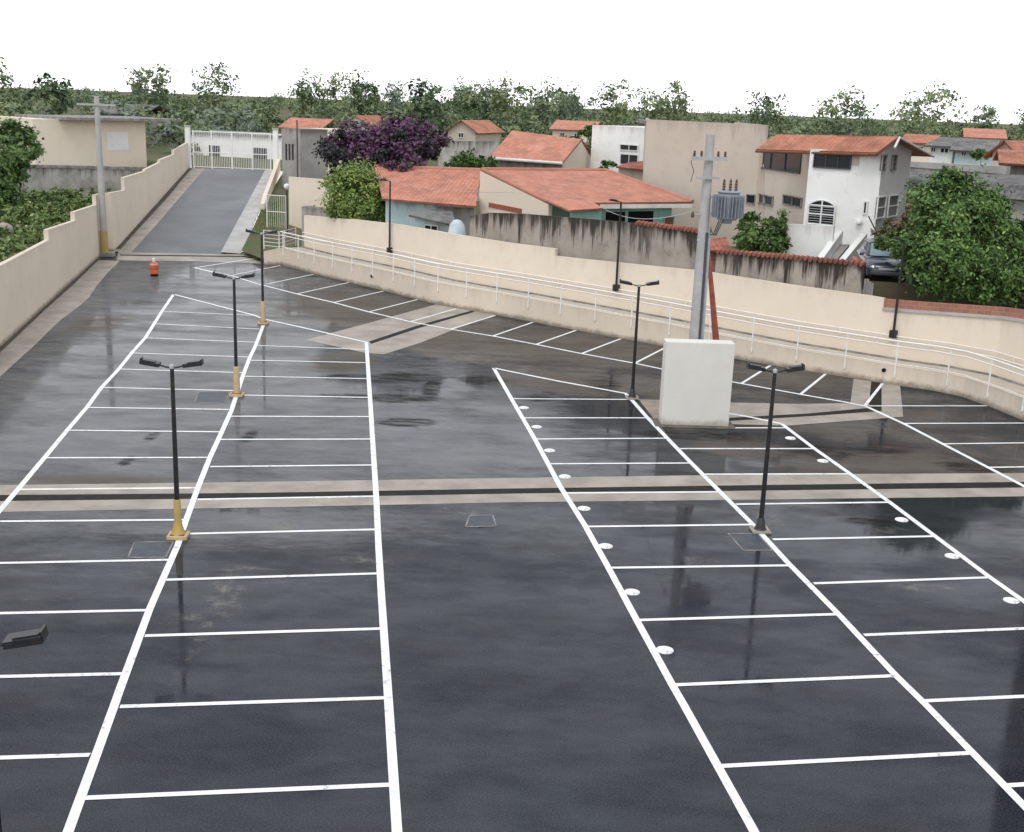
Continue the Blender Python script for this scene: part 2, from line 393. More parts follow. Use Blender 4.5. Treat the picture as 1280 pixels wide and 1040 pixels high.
def off(pts, d):                                        # offset plan polyline to its outer (left) side
    out = []
    for i, p in enumerate(pts):
        a = pts[max(i - 1, 0)]; b = pts[min(i + 1, len(pts) - 1)]
        t = Vector((b[0] - a[0], b[1] - a[1])).normalized(); out.append(Vector((p[0] - t.y * d, p[1] + t.x * d)))
    return out
def strip_wall(mb, inner, outer, z0, z1):               # wall between two plan polylines; z0, z1 lists
    u = 0
    for i in range(len(inner) - 1):
        a, b, c, d = inner[i], inner[i + 1], outer[i + 1], outer[i]
        w = (Vector(b) - Vector(a)).length
        A0, B0, C0, D0 = [(p[0], p[1], z) for p, z in ((a, z0[i]), (b, z0[i + 1]), (c, z0[i + 1]), (d, z0[i]))]
        A1, B1, C1, D1 = [(p[0], p[1], z) for p, z in ((a, z1[i]), (b, z1[i + 1]), (c, z1[i + 1]), (d, z1[i]))]
        h0, h1 = z1[i] - z0[i], z1[i + 1] - z0[i + 1]
        uv = [(u, h0), (u + w, h1), (u + w, 0), (u, 0)]
        mb.face([A0, B0, B1, A1], uv); mb.face([C0, D0, D1, C1], [(u + w, h1), (u, h0), (u, 0), (u + w, 0)])
        mb.face([A1, B1, C1, D1], [(u, .02)] * 4)
        if i == 0: mb.face([D0, A0, A1, D1], [(u, h0), (u, h0), (u, 0), (u, 0)])
        if i == len(inner) - 2: mb.face([B0, C0, C1, B1], [(u + w, h1), (u + w, h1), (u + w, 0), (u + w, 0)])
        u += w
    return mb
def lerp(a, b, t): return a + (b - a) * t

# ------------------------------------------------------------------ site lines (plan)
LW_A, LW_B = G(5, 430), G(120, 325)
ldir = (LW_B - LW_A).normalized()
def lw(y): return LW_A + ldir * ((y - LW_A.y) / ldir.y)
BASE = [G(*p) for p in [(352, 331), (395, 343), (436, 353), (478, 363), (540, 379), (590, 388.5), (640, 397.5), (700, 409), (760, 420), (820, 431), (870, 440), (919, 448.5), (985, 460), (1065, 472.5), (1120, 481.5), (1165, 488), (1203, 496), (1240, 509.5), (1280, 526)]]
BASE = [Vector((p.x, p.y)) for p in BASE]
BASE += [Vector((18.7, 36.4)), Vector((19.6, 32.5)), Vector((20.4, 27)), Vector((20.9, 20)), Vector((21.0, -6))]
RUN = [1.02, 1.03, 1.06, 1.08, 1.07, 1.06, 1.05, 1.03, 1.0, .96, .9, .84, .78, .74, .72, .72, .72, .72, .72, .72, .72, .72, .72, .72]
BACK = off(BASE, 1.55)                                   # face of the tall boundary wall
# ------------------------------------------------------------------ ground
lot_poly = [(-9.6, -6, 0)] + [tuple(lw(y)) for y in (10, 30, 46, 60, 71.5, 74.6, 78.5)] + [(-15.6, 78.5, 0)] + [tuple(G(330, 323.5)), tuple(G(330, 331))] + [(p.x, p.y, 0) for p in BASE]
lot = MB(); lot.face([(p[0], p[1], 0 if p[1] < 77 else -.06) for p in lot_poly])
LOT = struct(lot, 'parking_lot', M['asphalt'])

def line(pts, w, z=.009, ext=None, name='painted_line'):
    g = [G(*p) for p in pts]; g = [Vector((p.x, p.y)) for p in g]
    L, Rr = off(g, w / 2), off(g, -w / 2); mb = MB()
    for i in range(len(g) - 1):
        # short pieces so that the edge can waver a little, as rolled paint does
        mb.face([(*L[i], z), (*Rr[i], z), (*Rr[i + 1], z), (*L[i + 1], z)])
    mb.build(name, M['line'], LOT)
WL, WS = .15, .115
L1 = [(217, 368), (202, 390), (182, 422), (165, 441), (149, 461), (127, 484.5), (109, 509), (85, 537), (56, 572), (25, 609), (0, 638), (-90, 745), (-220, 905)]
L2 = [(329, 407), (320, 431), (312, 448), (305, 466), (297, 490), (289, 514), (275, 545), (262, 573), (247, 611), (231, 655), (222, 682), (187, 762), (150, 862), (143, 882), (70, 1082)]
L3 = [(458, 428), (461, 475), (464, 521), (467, 570), (470.5, 625), (473, 680), (476.5, 740), (480.5, 800), (486, 882), (499, 1082)]
L4 = [(617, 460), (640, 500), (669, 550), (700, 608), (731, 657), (760, 709), (795, 774), (840, 856), (855, 882), (966, 1082)]
L5 = [(787, 497), (808, 521), (834, 548), (864, 579), (897, 612), (942, 657), (985, 704), (1048, 768), (1120, 845), (1158, 882), (1352, 1082)]
L6 = [(977, 530), (1018, 561), (1062, 592), (1112, 628), (1168, 670), (1236, 721), (1280, 752), (1430, 862)]
for l in (L1, L2, L3, L4, L5, L6): line(l, WL)
line([(217, 368), (240, 374), (317, 394), (330, 399), (400, 414.5), (458, 428)], WL)
line([(617, 460), (640, 465), (700, 477), (782, 492), (789, 500)], WL)
line([(911, 517), (940, 522), (977, 530)], WL)
line([(330, 321), (243, 335), (268, 341)], WL, .0085)
line([(243, 335), (291, 345), (320, 354.5), (371, 367.5), (416, 378), (461, 390), (512, 402), (562, 411.5), (615, 420), (669, 430.5), (726, 442), (792, 454), (830, 462), (915, 477.5), (1000, 493), (1060, 503.5), (1082, 508)], WL)
line([(1082, 508), (1130, 530), (1177, 554.5), (1234, 584), (1280, 608), (1400, 672)], WL)
stalls = [((205, 389.5), (318, 394.5)), ((194, 405), (324, 411.5)), ((180, 422.5), (320, 428)), ((166, 441.5), (312, 446.5)), ((149, 461.5), (305, 466)), ((130, 484.5), (295, 488.5)), ((110, 509.5), (286, 512)), ((86, 538), (276, 540)), ((57, 572.5), (263, 572)), ((25, 612), (246, 610)), ((-12, 652), (229, 650)), ((-50, 705), (211, 700)), ((-105, 769), (185, 763)), ((-170, 850), (152, 842.5)),
          ((322, 432), (457, 437)), ((314, 450.5), (459, 453.5)), ((306, 470.5), (460, 473.5)), ((300, 494), (461, 497)), ((289, 520.5), (463, 521)), ((276, 549.5), (465, 549)), ((263, 583.5), (467, 581.5)), ((247, 624.5), (470, 620.5)), ((231, 667.5), (472, 662)), ((208, 725), (475, 717)), ((181, 795), (479, 786)), ((150, 883.5), (484, 872.5)),
          ((640, 498.5), (786, 499.5)), ((653, 522.5), (809, 522.5)), ((669, 549), (833, 548)), ((687, 580), (865, 579)), ((702, 616.5), (901, 615)), ((731, 658.5), (941, 656)), ((761, 710), (986, 707)), ((795, 775.5), (1048, 768)), ((841, 856.5), (1119, 845)),
          ((911, 535), (983, 535)), ((850, 561), (1018, 561)), ((880, 593), (1062, 592.5)), ((920, 630.5), (1113, 628)), ((966, 674.5), (1169, 670.5)), ((1017, 729.5), (1238, 722)), ((1080, 794), (1325, 784)), ((1155, 876.5), (1425, 864)),
          ((291, 344), (350, 332)), ((334, 355), (392, 343)), ((371, 367.5), (437, 353)), ((416, 378.5), (479, 364)), ((461, 390), (522, 374.5)), ((512, 402.5), (570, 386)), ((562, 412), (619, 394.5)), ((615, 420.5), (666, 403)), ((669, 431), (720, 413)), ((726, 442.5), (776, 423.5)), ((793, 454.5), (832, 434.5)), ((926, 480), (963, 457)), ((1000, 493.5), (1032, 467.5)), ((1081, 507.5), (1103, 479.5)),
          ((1087, 507.5), (1233, 507.5)), ((1130, 529.5), (1283, 529)), ((1178, 555), (1345, 553)), ((1233, 584.5), (1400, 582))]
for a, b in stalls: line([a, b], WS, .0075)
# the next stall lines, one bay nearer than the last ones
A_dir = Vector((-.142, .99)); step = 2.71
def near_lines(pair, n):
    p, q = [Vector((v.x, v.y)) for v in (G(*pair[0]), G(*pair[1]))]
    for k in range(1, n + 1):
        mb = MB(); a = p - A_dir * step * k; b = q - A_dir * step * k; w = Vector((0, WS / 2))
        mb.face([(*(a - w), .0075), (*(b - w), .0075), (*(b + w), .0075), (*(a + w), .0075)]); mb.build('painted_line', M['line'], LOT)
near_lines(((-170, 850), (152, 842.5)), 2); near_lines(((150, 883.5), (484, 872.5)), 2); near_lines(((841, 856.5), (1119, 845)), 2); near_lines(((1155, 876.5), (1425, 864)), 1)

# concrete drainage channels
def gutter(bands, slot, name='drain_channel'):
    mb = MB()
    for poly in bands: mb.face(flat(poly, .004))
    o = struct(mb, name, M['concrete'])
    mb = MB()
    for poly in slot: mb.face(flat(poly, .0058))
    mb.build('drain_slot', M['slot'], o)
    return o
gutter([[(-260, 606), (0, 606.5), (320, 602.5), (640, 597.5), (960, 593), (1280, 591.5), (1420, 591), (1420, 620), (1280, 620.5), (960, 624.5), (640, 628), (320, 634.5), (0, 640), (-260, 646)]],
       [[(-260, 619), (0, 619), (320, 616.3), (640, 610.8), (960, 606.3), (1280, 602.5), (1420, 601.5), (1420, 608), (1280, 609.6), (960, 613.2), (640, 617.2), (320, 622.8), (0, 626.5), (-260, 627)]])
gutter([[(382, 425), (460, 404), (545, 380.5), (620, 394), (570, 411), (527, 428), (480, 443), (456, 441)]], [[(461, 427), (520, 407.5), (589, 388.6), (594, 389.6), (525, 409.8), (464, 430)]])
gutter([[(900, 503), (1000, 505), (1063, 504), (1067, 473.5), (1125, 482), (1129, 521), (985, 532), (900, 530)]], [[(900, 523), (1010, 517), (1086, 510), (1089, 477), (1102, 478.6), (1102, 514), (1010, 520.5), (900, 527)]])
gutter([[(148, 313.5), (306, 316), (332, 323), (332, 329.5), (240, 326.5), (146, 325.5)]], [[(150, 318.2), (306, 320), (331, 325.5), (331, 327), (306, 321.5), (150, 319.6)]])
mb = MB(); mb.face([(p.x, p.y, .003) for p in [lw(y) for y in (5, 20, 35, 46, 60, 71.5)]] + flat([(150, 326), (133, 343), (121, 357), (112, 371), (100, 382), (88, 391), (77, 399), (62, 413), (45, 430), (24, 449), (0, 471), (-60, 535), (-130, 620)], .003) + [Vector((-9.3, 5, .003))])
struct(mb, 'gutter_apron', M['concrete'])
mb = MB(); mb.face(flat([(798, 499), (828, 500), (826, 533), (835, 546)], .0035)); struct(mb, 'sandy_pad', mottled('sandy cement', (.34, .27, .21), (.22, .19, .16), 1.5, .8))

# driveway up to the gate
dl = [RP(*p) for p in [(168, 313), (256, 210.5)]]; dr = [RP(*p) for p in [(279, 313.5), (332, 212)]]
dl = [lerp(dl[0], dl[1], t) for t in (0, .25, .5, .75, 1)]; dr = [lerp(dr[0], dr[1], t) for t in (0, .25, .5, .75, 1)]
for v in (dl[0], dr[0]): v.z = .005
dl[0].y -= .6; dr[0].y -= .6
mb = MB()
for i in range(4): mb.face([dl[i] - Vector((.2, 0, 0)), dr[i] + Vector((.2, 0, 0)), dr[i + 1] + Vector((.2, 0, 0)), dl[i + 1] - Vector((.2, 0, 0))])
struct(mb, 'driveway', M['asphalt_ramp'])
wl = [RP(*p) for p in [(146, 312), (166, 285), (187, 262), (212, 237), (236, 210)]]
wl = [lerp(wl[0], wl[-1], t) for t in (0, .25, .5, .75, 1)]
wl[0] = Vector((wl[0].x, dl[0].y, .005)); dl2 = dl
mb = MB()
for i in range(4): mb.face([wl[i] + Vector((-.3, 0, .004)), dl2[i] + Vector((0, 0, .004)), dl2[i + 1] + Vector((0, 0, .004)), wl[i + 1] + Vector((-.3, 0, .004))])
struct(mb, 'driveway_kerb', M['concrete'])
kr = [RP(*p) for p in [(302, 314), (313, 290), (326, 262), (345, 214)]]
kr = [lerp(kr[0], kr[-1], t) for t in (0, .25, .52, 1)]; kr[0] = Vector((kr[0].x, kr[0].y - .6, .005)); dr3 = [lerp(dr[0], dr[-1], t) for t in (0, .25, .52, 1)]
dr3 = [Vector((p.x, p.y, max(.005, RS * (p.y - RY)))) for p in dr3]
mb = MB()
for i in range(3): mb.face([dr3[i] + Vector((0, 0, .05)), kr[i] + Vector((.1, 0, .05)), kr[i + 1] + Vector((.1, 0, .05)), dr3[i + 1] + Vector((0, 0, .05))]); mb.face([dr3[i], dr3[i] + Vector((0, 0, .05)), dr3[i + 1] + Vector((0, 0, .05)), dr3[i + 1]])
struct(mb, 'driveway_kerb', M['conc_light'])

bk2 = off(BASE, 1.85)
# line of dirt lying along the foot of the left wall
mb = MB(); ff = [lw(y) + Vector((0, 0, .006)) for y in (6, 14, 22, 30, 38, 46, 54, 62, 70, 74.5)]; fr_ = [p + Vector((.16 + .12 * random.random(), 0, 0)) for p in ff]
g2 = [lerp(wl[0], wl[-1], t) + Vector((0, 0, .012)) for t in (.02, .2, .4, .6, .8, 1)]; g3 = [p + Vector((.30 + .15 * random.random(), 0, .0)) for p in g2]
for A_, B_ in ((ff, fr_), (g2, g3)):
    for i in range(len(A_) - 1): mb.face([A_[i] - Vector((.05, 0, 0)), B_[i], B_[i + 1], A_[i + 1] - Vector((.05, 0, 0))])
struct(mb, 'dirt_strip', mottled('dark wet dirt', (.07, .055, .042), (.11, .09, .07), 1.6, .9))
# surrounding terrain: closed ring round the lot, stepping up behind the walls
chain = []
for y, h in ((-6, 0), (5, .8), (20, 1.8), (35, 2.3), (46, 2.45), (60, 2.3), (71, 2.4)):
    p = lw(y); chain.append((p.x - .3, p.y, h))
for i, t in enumerate((.1, .5, .8)):
    p = lerp(wl[0], wl[-1], t); chain.append((p.x - .4, p.y, p.z + 1.3))
p = wl[-1]; chain.append((p.x - .3, p.y + .4, p.z - .02)); gate_l = p
NLEFT = len(chain) - 1
p = kr[-1]; chain.append((p.x + .6, p.y + .6, p.z - .02)); gate_r = p
for k in (2, 1): chain.append((kr[k].x + .12, kr[k].y, kr[k].z + .04))
chain.append((kr[0].x + .12, kr[0].y, .25)); chain.append((G(330, 331).x - .1, G(330, 331).y + .1, .35)); chain.append((BASE[0].x - .2, BASE[0].y + .25, .6)); chain.append((bk2[0].x, bk2[0].y, .75))
for i in range(1, len(bk2)): chain.append((bk2[i].x, bk2[i].y, 1.0 if i < 3 else 1.6 if i < 5 else 2.0 if i < 9 else 2.5 if i < 19 else 1.0 if i < 22 else 0))
rings = [0, 4, 12, 30, 70, 160, 400, 900, 2600]; C0 = Vector((-2, 42))
def rise(d, a, h):
    return h + (.05 * d if d < 20 else 1.0 + (d - 20) * .02 if d < 160 else 3.8 + (d - 160) * .008) * .8
V = []; nC = len(chain)
rnd = random.Random(3)
for ri, d in enumerate(rings):
    for k_, (x, y, h) in enumerate(chain):
        v = Vector((x, y)) - (Vector((25, 30)) if k_ <= NLEFT else Vector((-40, 30))); L = v.length; v /= L
        z = h if ri == 0 else lerp(h, 2.2, min(d / 40, 1)) + (rise(d, 0, 0) if d < 500 else 4.5)
        if v.y < 0 and ri: z = min(z, .5 + d * .002)
        V.append((x + v.x * d, y + v.y * d, z))
mb = MB(); mb.v = V
for ri in range(len(rings) - 1):
    for i in range(nC):
        j = (i + 1) % nC; mb.f.append([ri * nC + i, ri * nC + j, (ri + 1) * nC + j, (ri + 1) * nC + i])
struct(mb, 'terrain', M['soil'])
# grassy slope between the driveway and the walkway
# ------------------------------------------------------------------ walls
# tall cream wall on the left, stepping up the driveway
secs = [((-140, 380, None), (61, 300)), ((61, 287), (95, 276)), ((95, 265), (122, 256))]
lwall = MB(); lorg = lw(46)
def plane_at(px):                                       # plan point on the left wall line under image column px
    d = ray(px, 300); n = Vector((ldir.y, -ldir.x, 0)); return EYE + d * (n.dot(LW_A - EYE) / n.dot(d))
def sec(p, q, zp, zq, zb=0.0, zb2=0.0):
    n = Vector((-ldir.y, ldir.x)) * .22
    strip_wall(lwall, [Vector((p.x, p.y)), Vector((q.x, q.y))], [Vector((p.x, p.y)) + n, Vector((q.x, q.y)) + n], [zb - .05, zb2 - .05], [zp, zq])
p0 = lw(2); p1 = plane_at(61)
sec(p0, lw(30), 3.45, 3.4); sec(lw(30), p1, 3.4, Hz(p1, 300))
p2 = plane_at(95); sec(p1, p2, Hz(p1, 287), Hz(p2, 276)); p3 = plane_at(122.5); sec(p2, p3, Hz(p2, 265), Hz(p3, 256))
p3b = lw(75.2); sec(p3, p3b, Hz(p3, 243.5), Hz(p3, 243.5) - .12)
def rw(t): return lerp(wl[0], wl[-1], t)
sec(p3b, rw(0), Hz(p3, 243.5) - .12, Hz(rw(.0), 241))
ts = [0, .13, .36, .55, .76, 1.0]; yt = [(241, 238), (222, 214), (212, 203), (200, 193), (188, 178)]
for i in range(5):
    a, b = rw(ts[i]), rw(ts[i + 1]); sec(a, b, Hz(a, yt[i][0]), Hz(b, yt[i][1]), a.z - .4, b.z - .4)
tag(lwall.build('boundary_wall', M['cream_lot'], origin=(lorg.x, lorg.y, 0)), 'tall cream rendered wall stepping up along the left side of the lot and driveway', 'wall')

# retaining wall under the walkway
n = len(BASE)
rw_in = off(BASE, .25)
rwall = MB(); strip_wall(rwall, BASE, rw_in, [-.05] * n, [h + .03 for h in RUN])
e = G(330, 331); ee = Vector((e.x, e.y))
strip_wall(rwall, [ee, BASE[0]], [ee + Vector((0, .22)), rw_in[0] + Vector((-.1, .03))], [-.05, -.05], [.8, RUN[0] + .03])
tag(rwall.build('retaining_wall', M['cream_lot'], origin=(BASE[6].x, BASE[6].y, 0)), 'low cream retaining wall carrying the raised walkway behind the curved parking bay', 'wall')
# dark drain pipes through it
RWALL = [o for o in bpy.data.objects if o.name.startswith('retaining_wall')][0]
for px, py in ((466, 345), (1104, 462.5)):
    p = min((BASE[i].lerp(BASE[i + 1], k / 20) for i in range(17) for k in range(20)), key=lambda q: abs((Vector((q.x, q.y, .5)) - EYE).dot(rt) / (Vector((q.x, q.y, .5)) - EYE).dot(fwd) - (px - CX) / F_PX))
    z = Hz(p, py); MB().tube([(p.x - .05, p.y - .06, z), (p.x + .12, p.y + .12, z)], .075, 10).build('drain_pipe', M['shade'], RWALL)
wk = MB(); inn, outt = off(BASE, .22), off(BASE, 1.6)
for i in range(n - 1): wk.face([(*inn[i], RUN[i]), (*inn[i + 1], RUN[i + 1]), (*outt[i + 1], RUN[i + 1]), (*outt[i], RUN[i])])
wk.face([(ee.x, ee.y + .2, .72), (inn[0].x - .02, inn[0].y, RUN[0]), (outt[0].x, outt[0].y, RUN[0]), (ee.x + .3, ee.y + 2.6, .72)])
struct(wk, 'walkway', M['walk'])
# shadow joint at the foot of the wall, put in as a dark strip
kb = MB(); k1, k2 = off(BASE, 1.30), off(BASE, 1.42)
strip_wall(kb, k1, k2, [h - .02 for h in RUN], [h + .06 for h in RUN]); struct(kb, 'shadow_joint_strip', M['coping'])

# boundary wall behind the walkway
def bpx(px, lo=0, hi=None):                             # index along BACK whose column is px (fraction)
    best = None
    for i in range(len(BACK) - 1):
        for t in [k / 12 for k in range(12)]:
            p = BACK[i].lerp(BACK[i + 1], t); q = Vector((p.x, p.y, 2.0)) - EYE; x = CX + F_PX * q.dot(rt) / q.dot(fwd)
            if best is None or abs(x - px) < best[0]: best = (abs(x - px), i + t)
    return best[1]
def bat(s, line_=None):
    L = line_ or BACK; i = min(int(s), len(L) - 2); return L[i].lerp(L[i + 1], s - i)
def brun(s): i = min(int(s), n - 2); return lerp(RUN[i], RUN[i + 1], s - i)
topmarks = [(372, 269), (440, 274), (500, 281), (575, 294), (640, 304), (691, 311), (691.5, 320), (770, 328), (870, 338), (1000, 358), (1080, 369.5), (1101, 373), (1101.5, 387), (1190, 394), (1280, 403)]
BO = off(BASE, 1.75)
samples = [(bpx(x), y) for x, y in topmarks]
bw = MB()
pl_i, pl_o, zz0, zz1 = [], [], [], []
sz = [(s, Hz(bat(s), y)) for s, y in samples]; full = []
for k, (s, z) in enumerate(sz):                          # follow every bend of the wall between the surveyed tops
    full.append((s, z))
    if k + 1 < len(sz):
        s2, z2 = sz[k + 1]
        for i in range(int(s) + 1, int(math.ceil(s2))):
            if s + .02 < i < s2 - .02: full.append((i, lerp(z, z2, (i - s) / (s2 - s))))
full += [(i, sz[-1][1]) for i in range(int(sz[-1][0]) + 1, len(BACK)) if i > sz[-1][0] + .02]
for s, z in full:
    pl_i.append(bat(s)); pl_o.append(bat(s, BO)); zz0.append(.4); zz1.append(z)
i12 = next(k for k, v in enumerate(full) if v[0] == sz[12][0] and v[1] == sz[12][1])
strip_wall(bw, pl_i, pl_o, zz0, zz1)
WB = tag(bw.build('boundary_wall', M['cream'], origin=(BACK[8].x, BACK[8].y, 0)), 'long cream boundary wall behind the walkway, curving round the far side of the lot', 'wall')
BTOP = list(zip(samples, zz1))
# white ledge at foot of the brick courses (right part of the wall)
lg = MB(); a = pl_i[i12:-2]; la = off(a, -.06); lb = off(a, .12); zt = zz1[i12:-2]
strip_wall(lg, la, lb, [z - .01 for z in zt], [z + .09 for z in zt])
lg.build('ledge', M['conc_light'], WB)
# brick courses above it
bk = MB(); ba = off(a, .10); bb = off(a, .26)
zb = [z + .42 for z in zt]
strip_wall(bk, ba, bb, [z - .3 for z in zt], zb)
tag(bk.build('brick_wall', M['brick'], origin=(a[1].x, a[1].y, zt[1])), 'low bare red brick wall standing on the cream wall under the big tree', 'wall')

# rain streaked grey walls just behind the cream wall
def grey_wall(marks, offd, label, coping=None):
    ii = off(BASE, offd); oo = off(BASE, offd + .2)
    ss = [bpx(x) for x, y in marks]
    A_ = [bat(s, ii) for s in ss]; B_ = [bat(s, oo) for s in ss]; z1 = [Hz(p, y) for p, (x, y) in zip(A_, marks)]
    w = MB(); strip_wall(w, A_, B_, [1.0] * len(ss), z1)
    o = tag(w.build('garden_wall', M['stained'], origin=(A_[0].x, A_[0].y, 1.0)), label, 'wall')
    if coping:
        c = MB(); a0 = [bat(bpx(x), off(BASE, offd - .12)) for x, y in coping]; b0 = [bat(bpx(x), off(BASE, offd + .32)) for x, y in coping]
        z = [Hz(p, y) for p, (x, y) in zip(a0, coping)]
        # little tiles laid side by side over the wall
        for i in range(len(a0) - 1):
            L = (a0[i + 1] - a0[i]).length; k = max(1, int(L / .2))
            for j in range(k):
                p, q = a0[i].lerp(a0[i + 1], (j + .5) / k), b0[i].lerp(b0[i + 1], (j + .5) / k); zc = lerp(z[i], z[i + 1], (j + .5) / k) + random.uniform(-.012, .012)
                m = (p + q) / 2
                c.tube([(p.x, p.y, zc - .01), (m.x, m.y, zc + .05), (q.x, q.y, zc - .01)], .085, 7)
        c.build('tile_coping', M['tile_dark'], o)
    return o
grey_wall([(577, 270), (600, 266), (640, 267), (700, 272), (770, 277.5), (872, 292)], 2.0, 'rain streaked grey wall in front of the red roofed houses', [(782, 279), (830, 285), (872, 291)])
grey_wall([(884, 315), (930, 319), (1000, 325), (1066, 332)], 2.0, 'rain streaked grey wall with red tile coping in front of the white house', [(884, 314), (930, 318), (1000, 324), (1066, 331)])
# railings on the walkway edge
def path_len(P): return [0] + [sum((P[k + 1] - P[k]).length for k in range(i + 1)) for i in range(len(P) - 1)]
hr = thing('handrail', (BASE[6].x, BASE[6].y, 1.0), 'long white tubular handrail along the outer edge of the raised walkway', 'railing')
EDGE = off(BASE, -.03)
for dz, rr in ((1.0, .034), (.80, .027)):
    MB().tube([(p.x, p.y, h + dz) for p, h in zip(EDGE[:22], RUN)], rr, 8).build('rail', M['rail'], hr, True)
MB().tube([(p.x, p.y, h + .12) for p, h in zip(EDGE[:22], RUN)], .018, 6).build('rail', M['rail'], hr, True)
PL = path_len(EDGE[:22]); s = .3
while s < PL[-1]:
    i = max(k for k in range(len(PL)) if PL[k] <= s); i = min(i, len(PL) - 2)
    t = (s - PL[i]) / (PL[i + 1] - PL[i]); p = EDGE[i].lerp(EDGE[i + 1], t); h = lerp(RUN[i], RUN[i + 1], t)
    b = MB(); b.tube([(p.x, p.y, h - .42), (p.x, p.y, h + 1.0)], .031, 8); b.box((p.x, p.y, h - .3), (.07, .05, .16)); b.build('post', M['rail'], hr, True)
    s += 2.0
wr = thing('wall_handrail', (BACK[6].x, BACK[6].y, 1.0), 'white handrail fixed along the cream boundary wall above the walkway', 'railing')
WR = off(BASE, 1.44)
for dz in (.92, .70): MB().tube([(p.x, p.y, h + dz) for p, h in zip(WR[:22], RUN)], .022, 8).build('rail', M['rail'], wr, True)
PL = path_len(WR[:22]); s = 1.0
while s < PL[-1]:
    i = min(max(k for k in range(len(PL)) if PL[k] <= s), len(PL) - 2); t = (s - PL[i]) / (PL[i + 1] - PL[i]); p = WR[i].lerp(WR[i + 1], t); h = lerp(RUN[i], RUN[i + 1], t); q = BACK[i].lerp(BACK[i + 1], t)
    MB().tube([(p.x, p.y, h + .92), (p.x, p.y, h + .66), (q.x, q.y, h + .62)], .014, 6).build('bracket', M['rail'], wr); s += 3.6
# guard fence at the head of the walkway
def bars_fence(name, pts, zs, H, rails, label, cat, post_r=.03, rr=.018, verticals=0):
    o = thing(name, (*pts[0], zs[0]), label, cat)
    for p, z in zip(pts, zs): MB().tube([(*p, z), (*p, z + H)], post_r, 8).build('post', M['rail'], o, True)
    for k in range(rails):
        f = (k + 1) / rails
        MB().tube([(*p, z + H * f - .02) for p, z in zip(pts, zs)], rr, 8).build('rail', M['rail'], o, True)
    if verticals:
        b = MB()
        for i in range(len(pts) - 1):
            for k in range(1, verticals):
                t = k / verticals; x = lerp(pts[i][0], pts[i + 1][0], t); y = lerp(pts[i][1], pts[i + 1][1], t); z = lerp(zs[i], zs[i + 1], t)
                b.tube([(x, y, z + .05), (x, y, z + H - .03)], .011, 5)
        b.build('bars', M['rail'], o)
    return o
fp = [D(330, 311, 72.4), D(349, 313, 72.8), D(356, 311, 74.5), D(370, 307, 76.5)]
bars_fence('guard_fence', [(p.x, p.y) for p in fp], [p.z for p in fp], 1.15, 5, 'short white five bar guard fence at the head of the walkway', 'fence')
gp = [D(334, 283, 82), D(358, 285, 80.5)]
bars_fence('pedestrian_gate', [(p.x, p.y) for p in gp], [p.z - .05 for p in gp], 2.2, 2, 'white framed pedestrian gate beside the driveway', 'gate', .04, .025, 9)

# ------------------------------------------------------------------ driveway top: gate, pillars
gl, gr = Vector(gate_l), Vector(gate_r)
vg = thing('vehicle_gate', ((gl.x + gr.x) / 2, (gl.y + gr.y) / 2, gl.z), 'wide white barred vehicle gate closing the top of the driveway', 'gate')
gdir = (gr - gl); gdir.z = 0; W = gdir.length; gdir.normalize()
for k, f in enumerate((.06, .27, .5, .73, .94)):
    p = gl + gdir * W * f; MB().box((p.x, p.y, gl.z + 1.7), (.10, .10, 3.4)).build('gate_post', M['rail'], vg)
for hh in (.14, 1.45, 3.3):
    a, b = gl + gdir * W * .05, gl + gdir * W * .95; MB().tube([(a.x, a.y, gl.z + hh), (b.x, b.y, gl.z + hh)], .04, 8).build('gate_rail', M['rail'], vg)
b = MB()
for k in range(46):
    p = gl + gdir * W * (.06 + .88 * k / 45); b.tube([(p.x, p.y - .02, gl.z + .14), (p.x, p.y - .02, gl.z + 3.3)], .02, 5)
b.build('bars', M['rail'], vg)
for f, lab in ((.0, 'left'), (1.0, 'right')):
    p = gl + gdir * W * f
    o = thing('gate_pillar', (p.x, p.y, gl.z), 'white square pillar at the %s end of the vehicle gate' % lab, 'pillar')
    MB().box((p.x, p.y, gl.z + 1.75), (.42, .42, 3.9)).build('shaft', M['white_wall'], o, bevel=.01); MB().box((p.x, p.y, gl.z + 3.76), (.52, .52, .12)).build('cap', M['conc_light'], o, bevel=.01)
hb = thing('building', D(300, 205, 130), 'pale cream building seen through the bars of the vehicle gate', 'building')
a, b = D(236, 205, 132), D(352, 205, 128); w_ = MB()
n_ = Vector((0, .3)); strip_wall(w_, [Vector((a.x, a.y)), Vector((b.x, b.y))], [Vector((a.x, a.y)) + n_, Vector((b.x, b.y)) + n_], [1.5, 1.5], [Hz(a, 166), Hz(b, 168)]); w_.build('wall', M['white_wall'], hb)
w_ = MB(); strip_wall(w_, [Vector((a.x, a.y - .3)), Vector((b.x, b.y - .3))], [Vector((a.x, a.y + 7)), Vector((b.x, b.y + 7))], [Hz(a, 166) + .004] * 2, [Hz(a, 166) + .2] * 2); w_.build('roof_slab', M['coping'], hb)
for x0, x1 in ((262, 276), (318, 334)):
    p, q = lerp(a, b, (x0 - 236) / 116), lerp(a, b, (x1 - 236) / 116); z = Hz(a, 186)
    MB().hexa([(p.x, p.y - .06, z - .7), (q.x, q.y - .06, z - .7), (q.x, q.y + .02, z - .7), (p.x, p.y + .02, z - .7)], [(p.x, p.y - .06, z + .5), (q.x, q.y - .06, z + .5), (q.x, q.y + .02, z + .5), (p.x, p.y + .02, z + .5)]).build('window', M['glass'], hb)
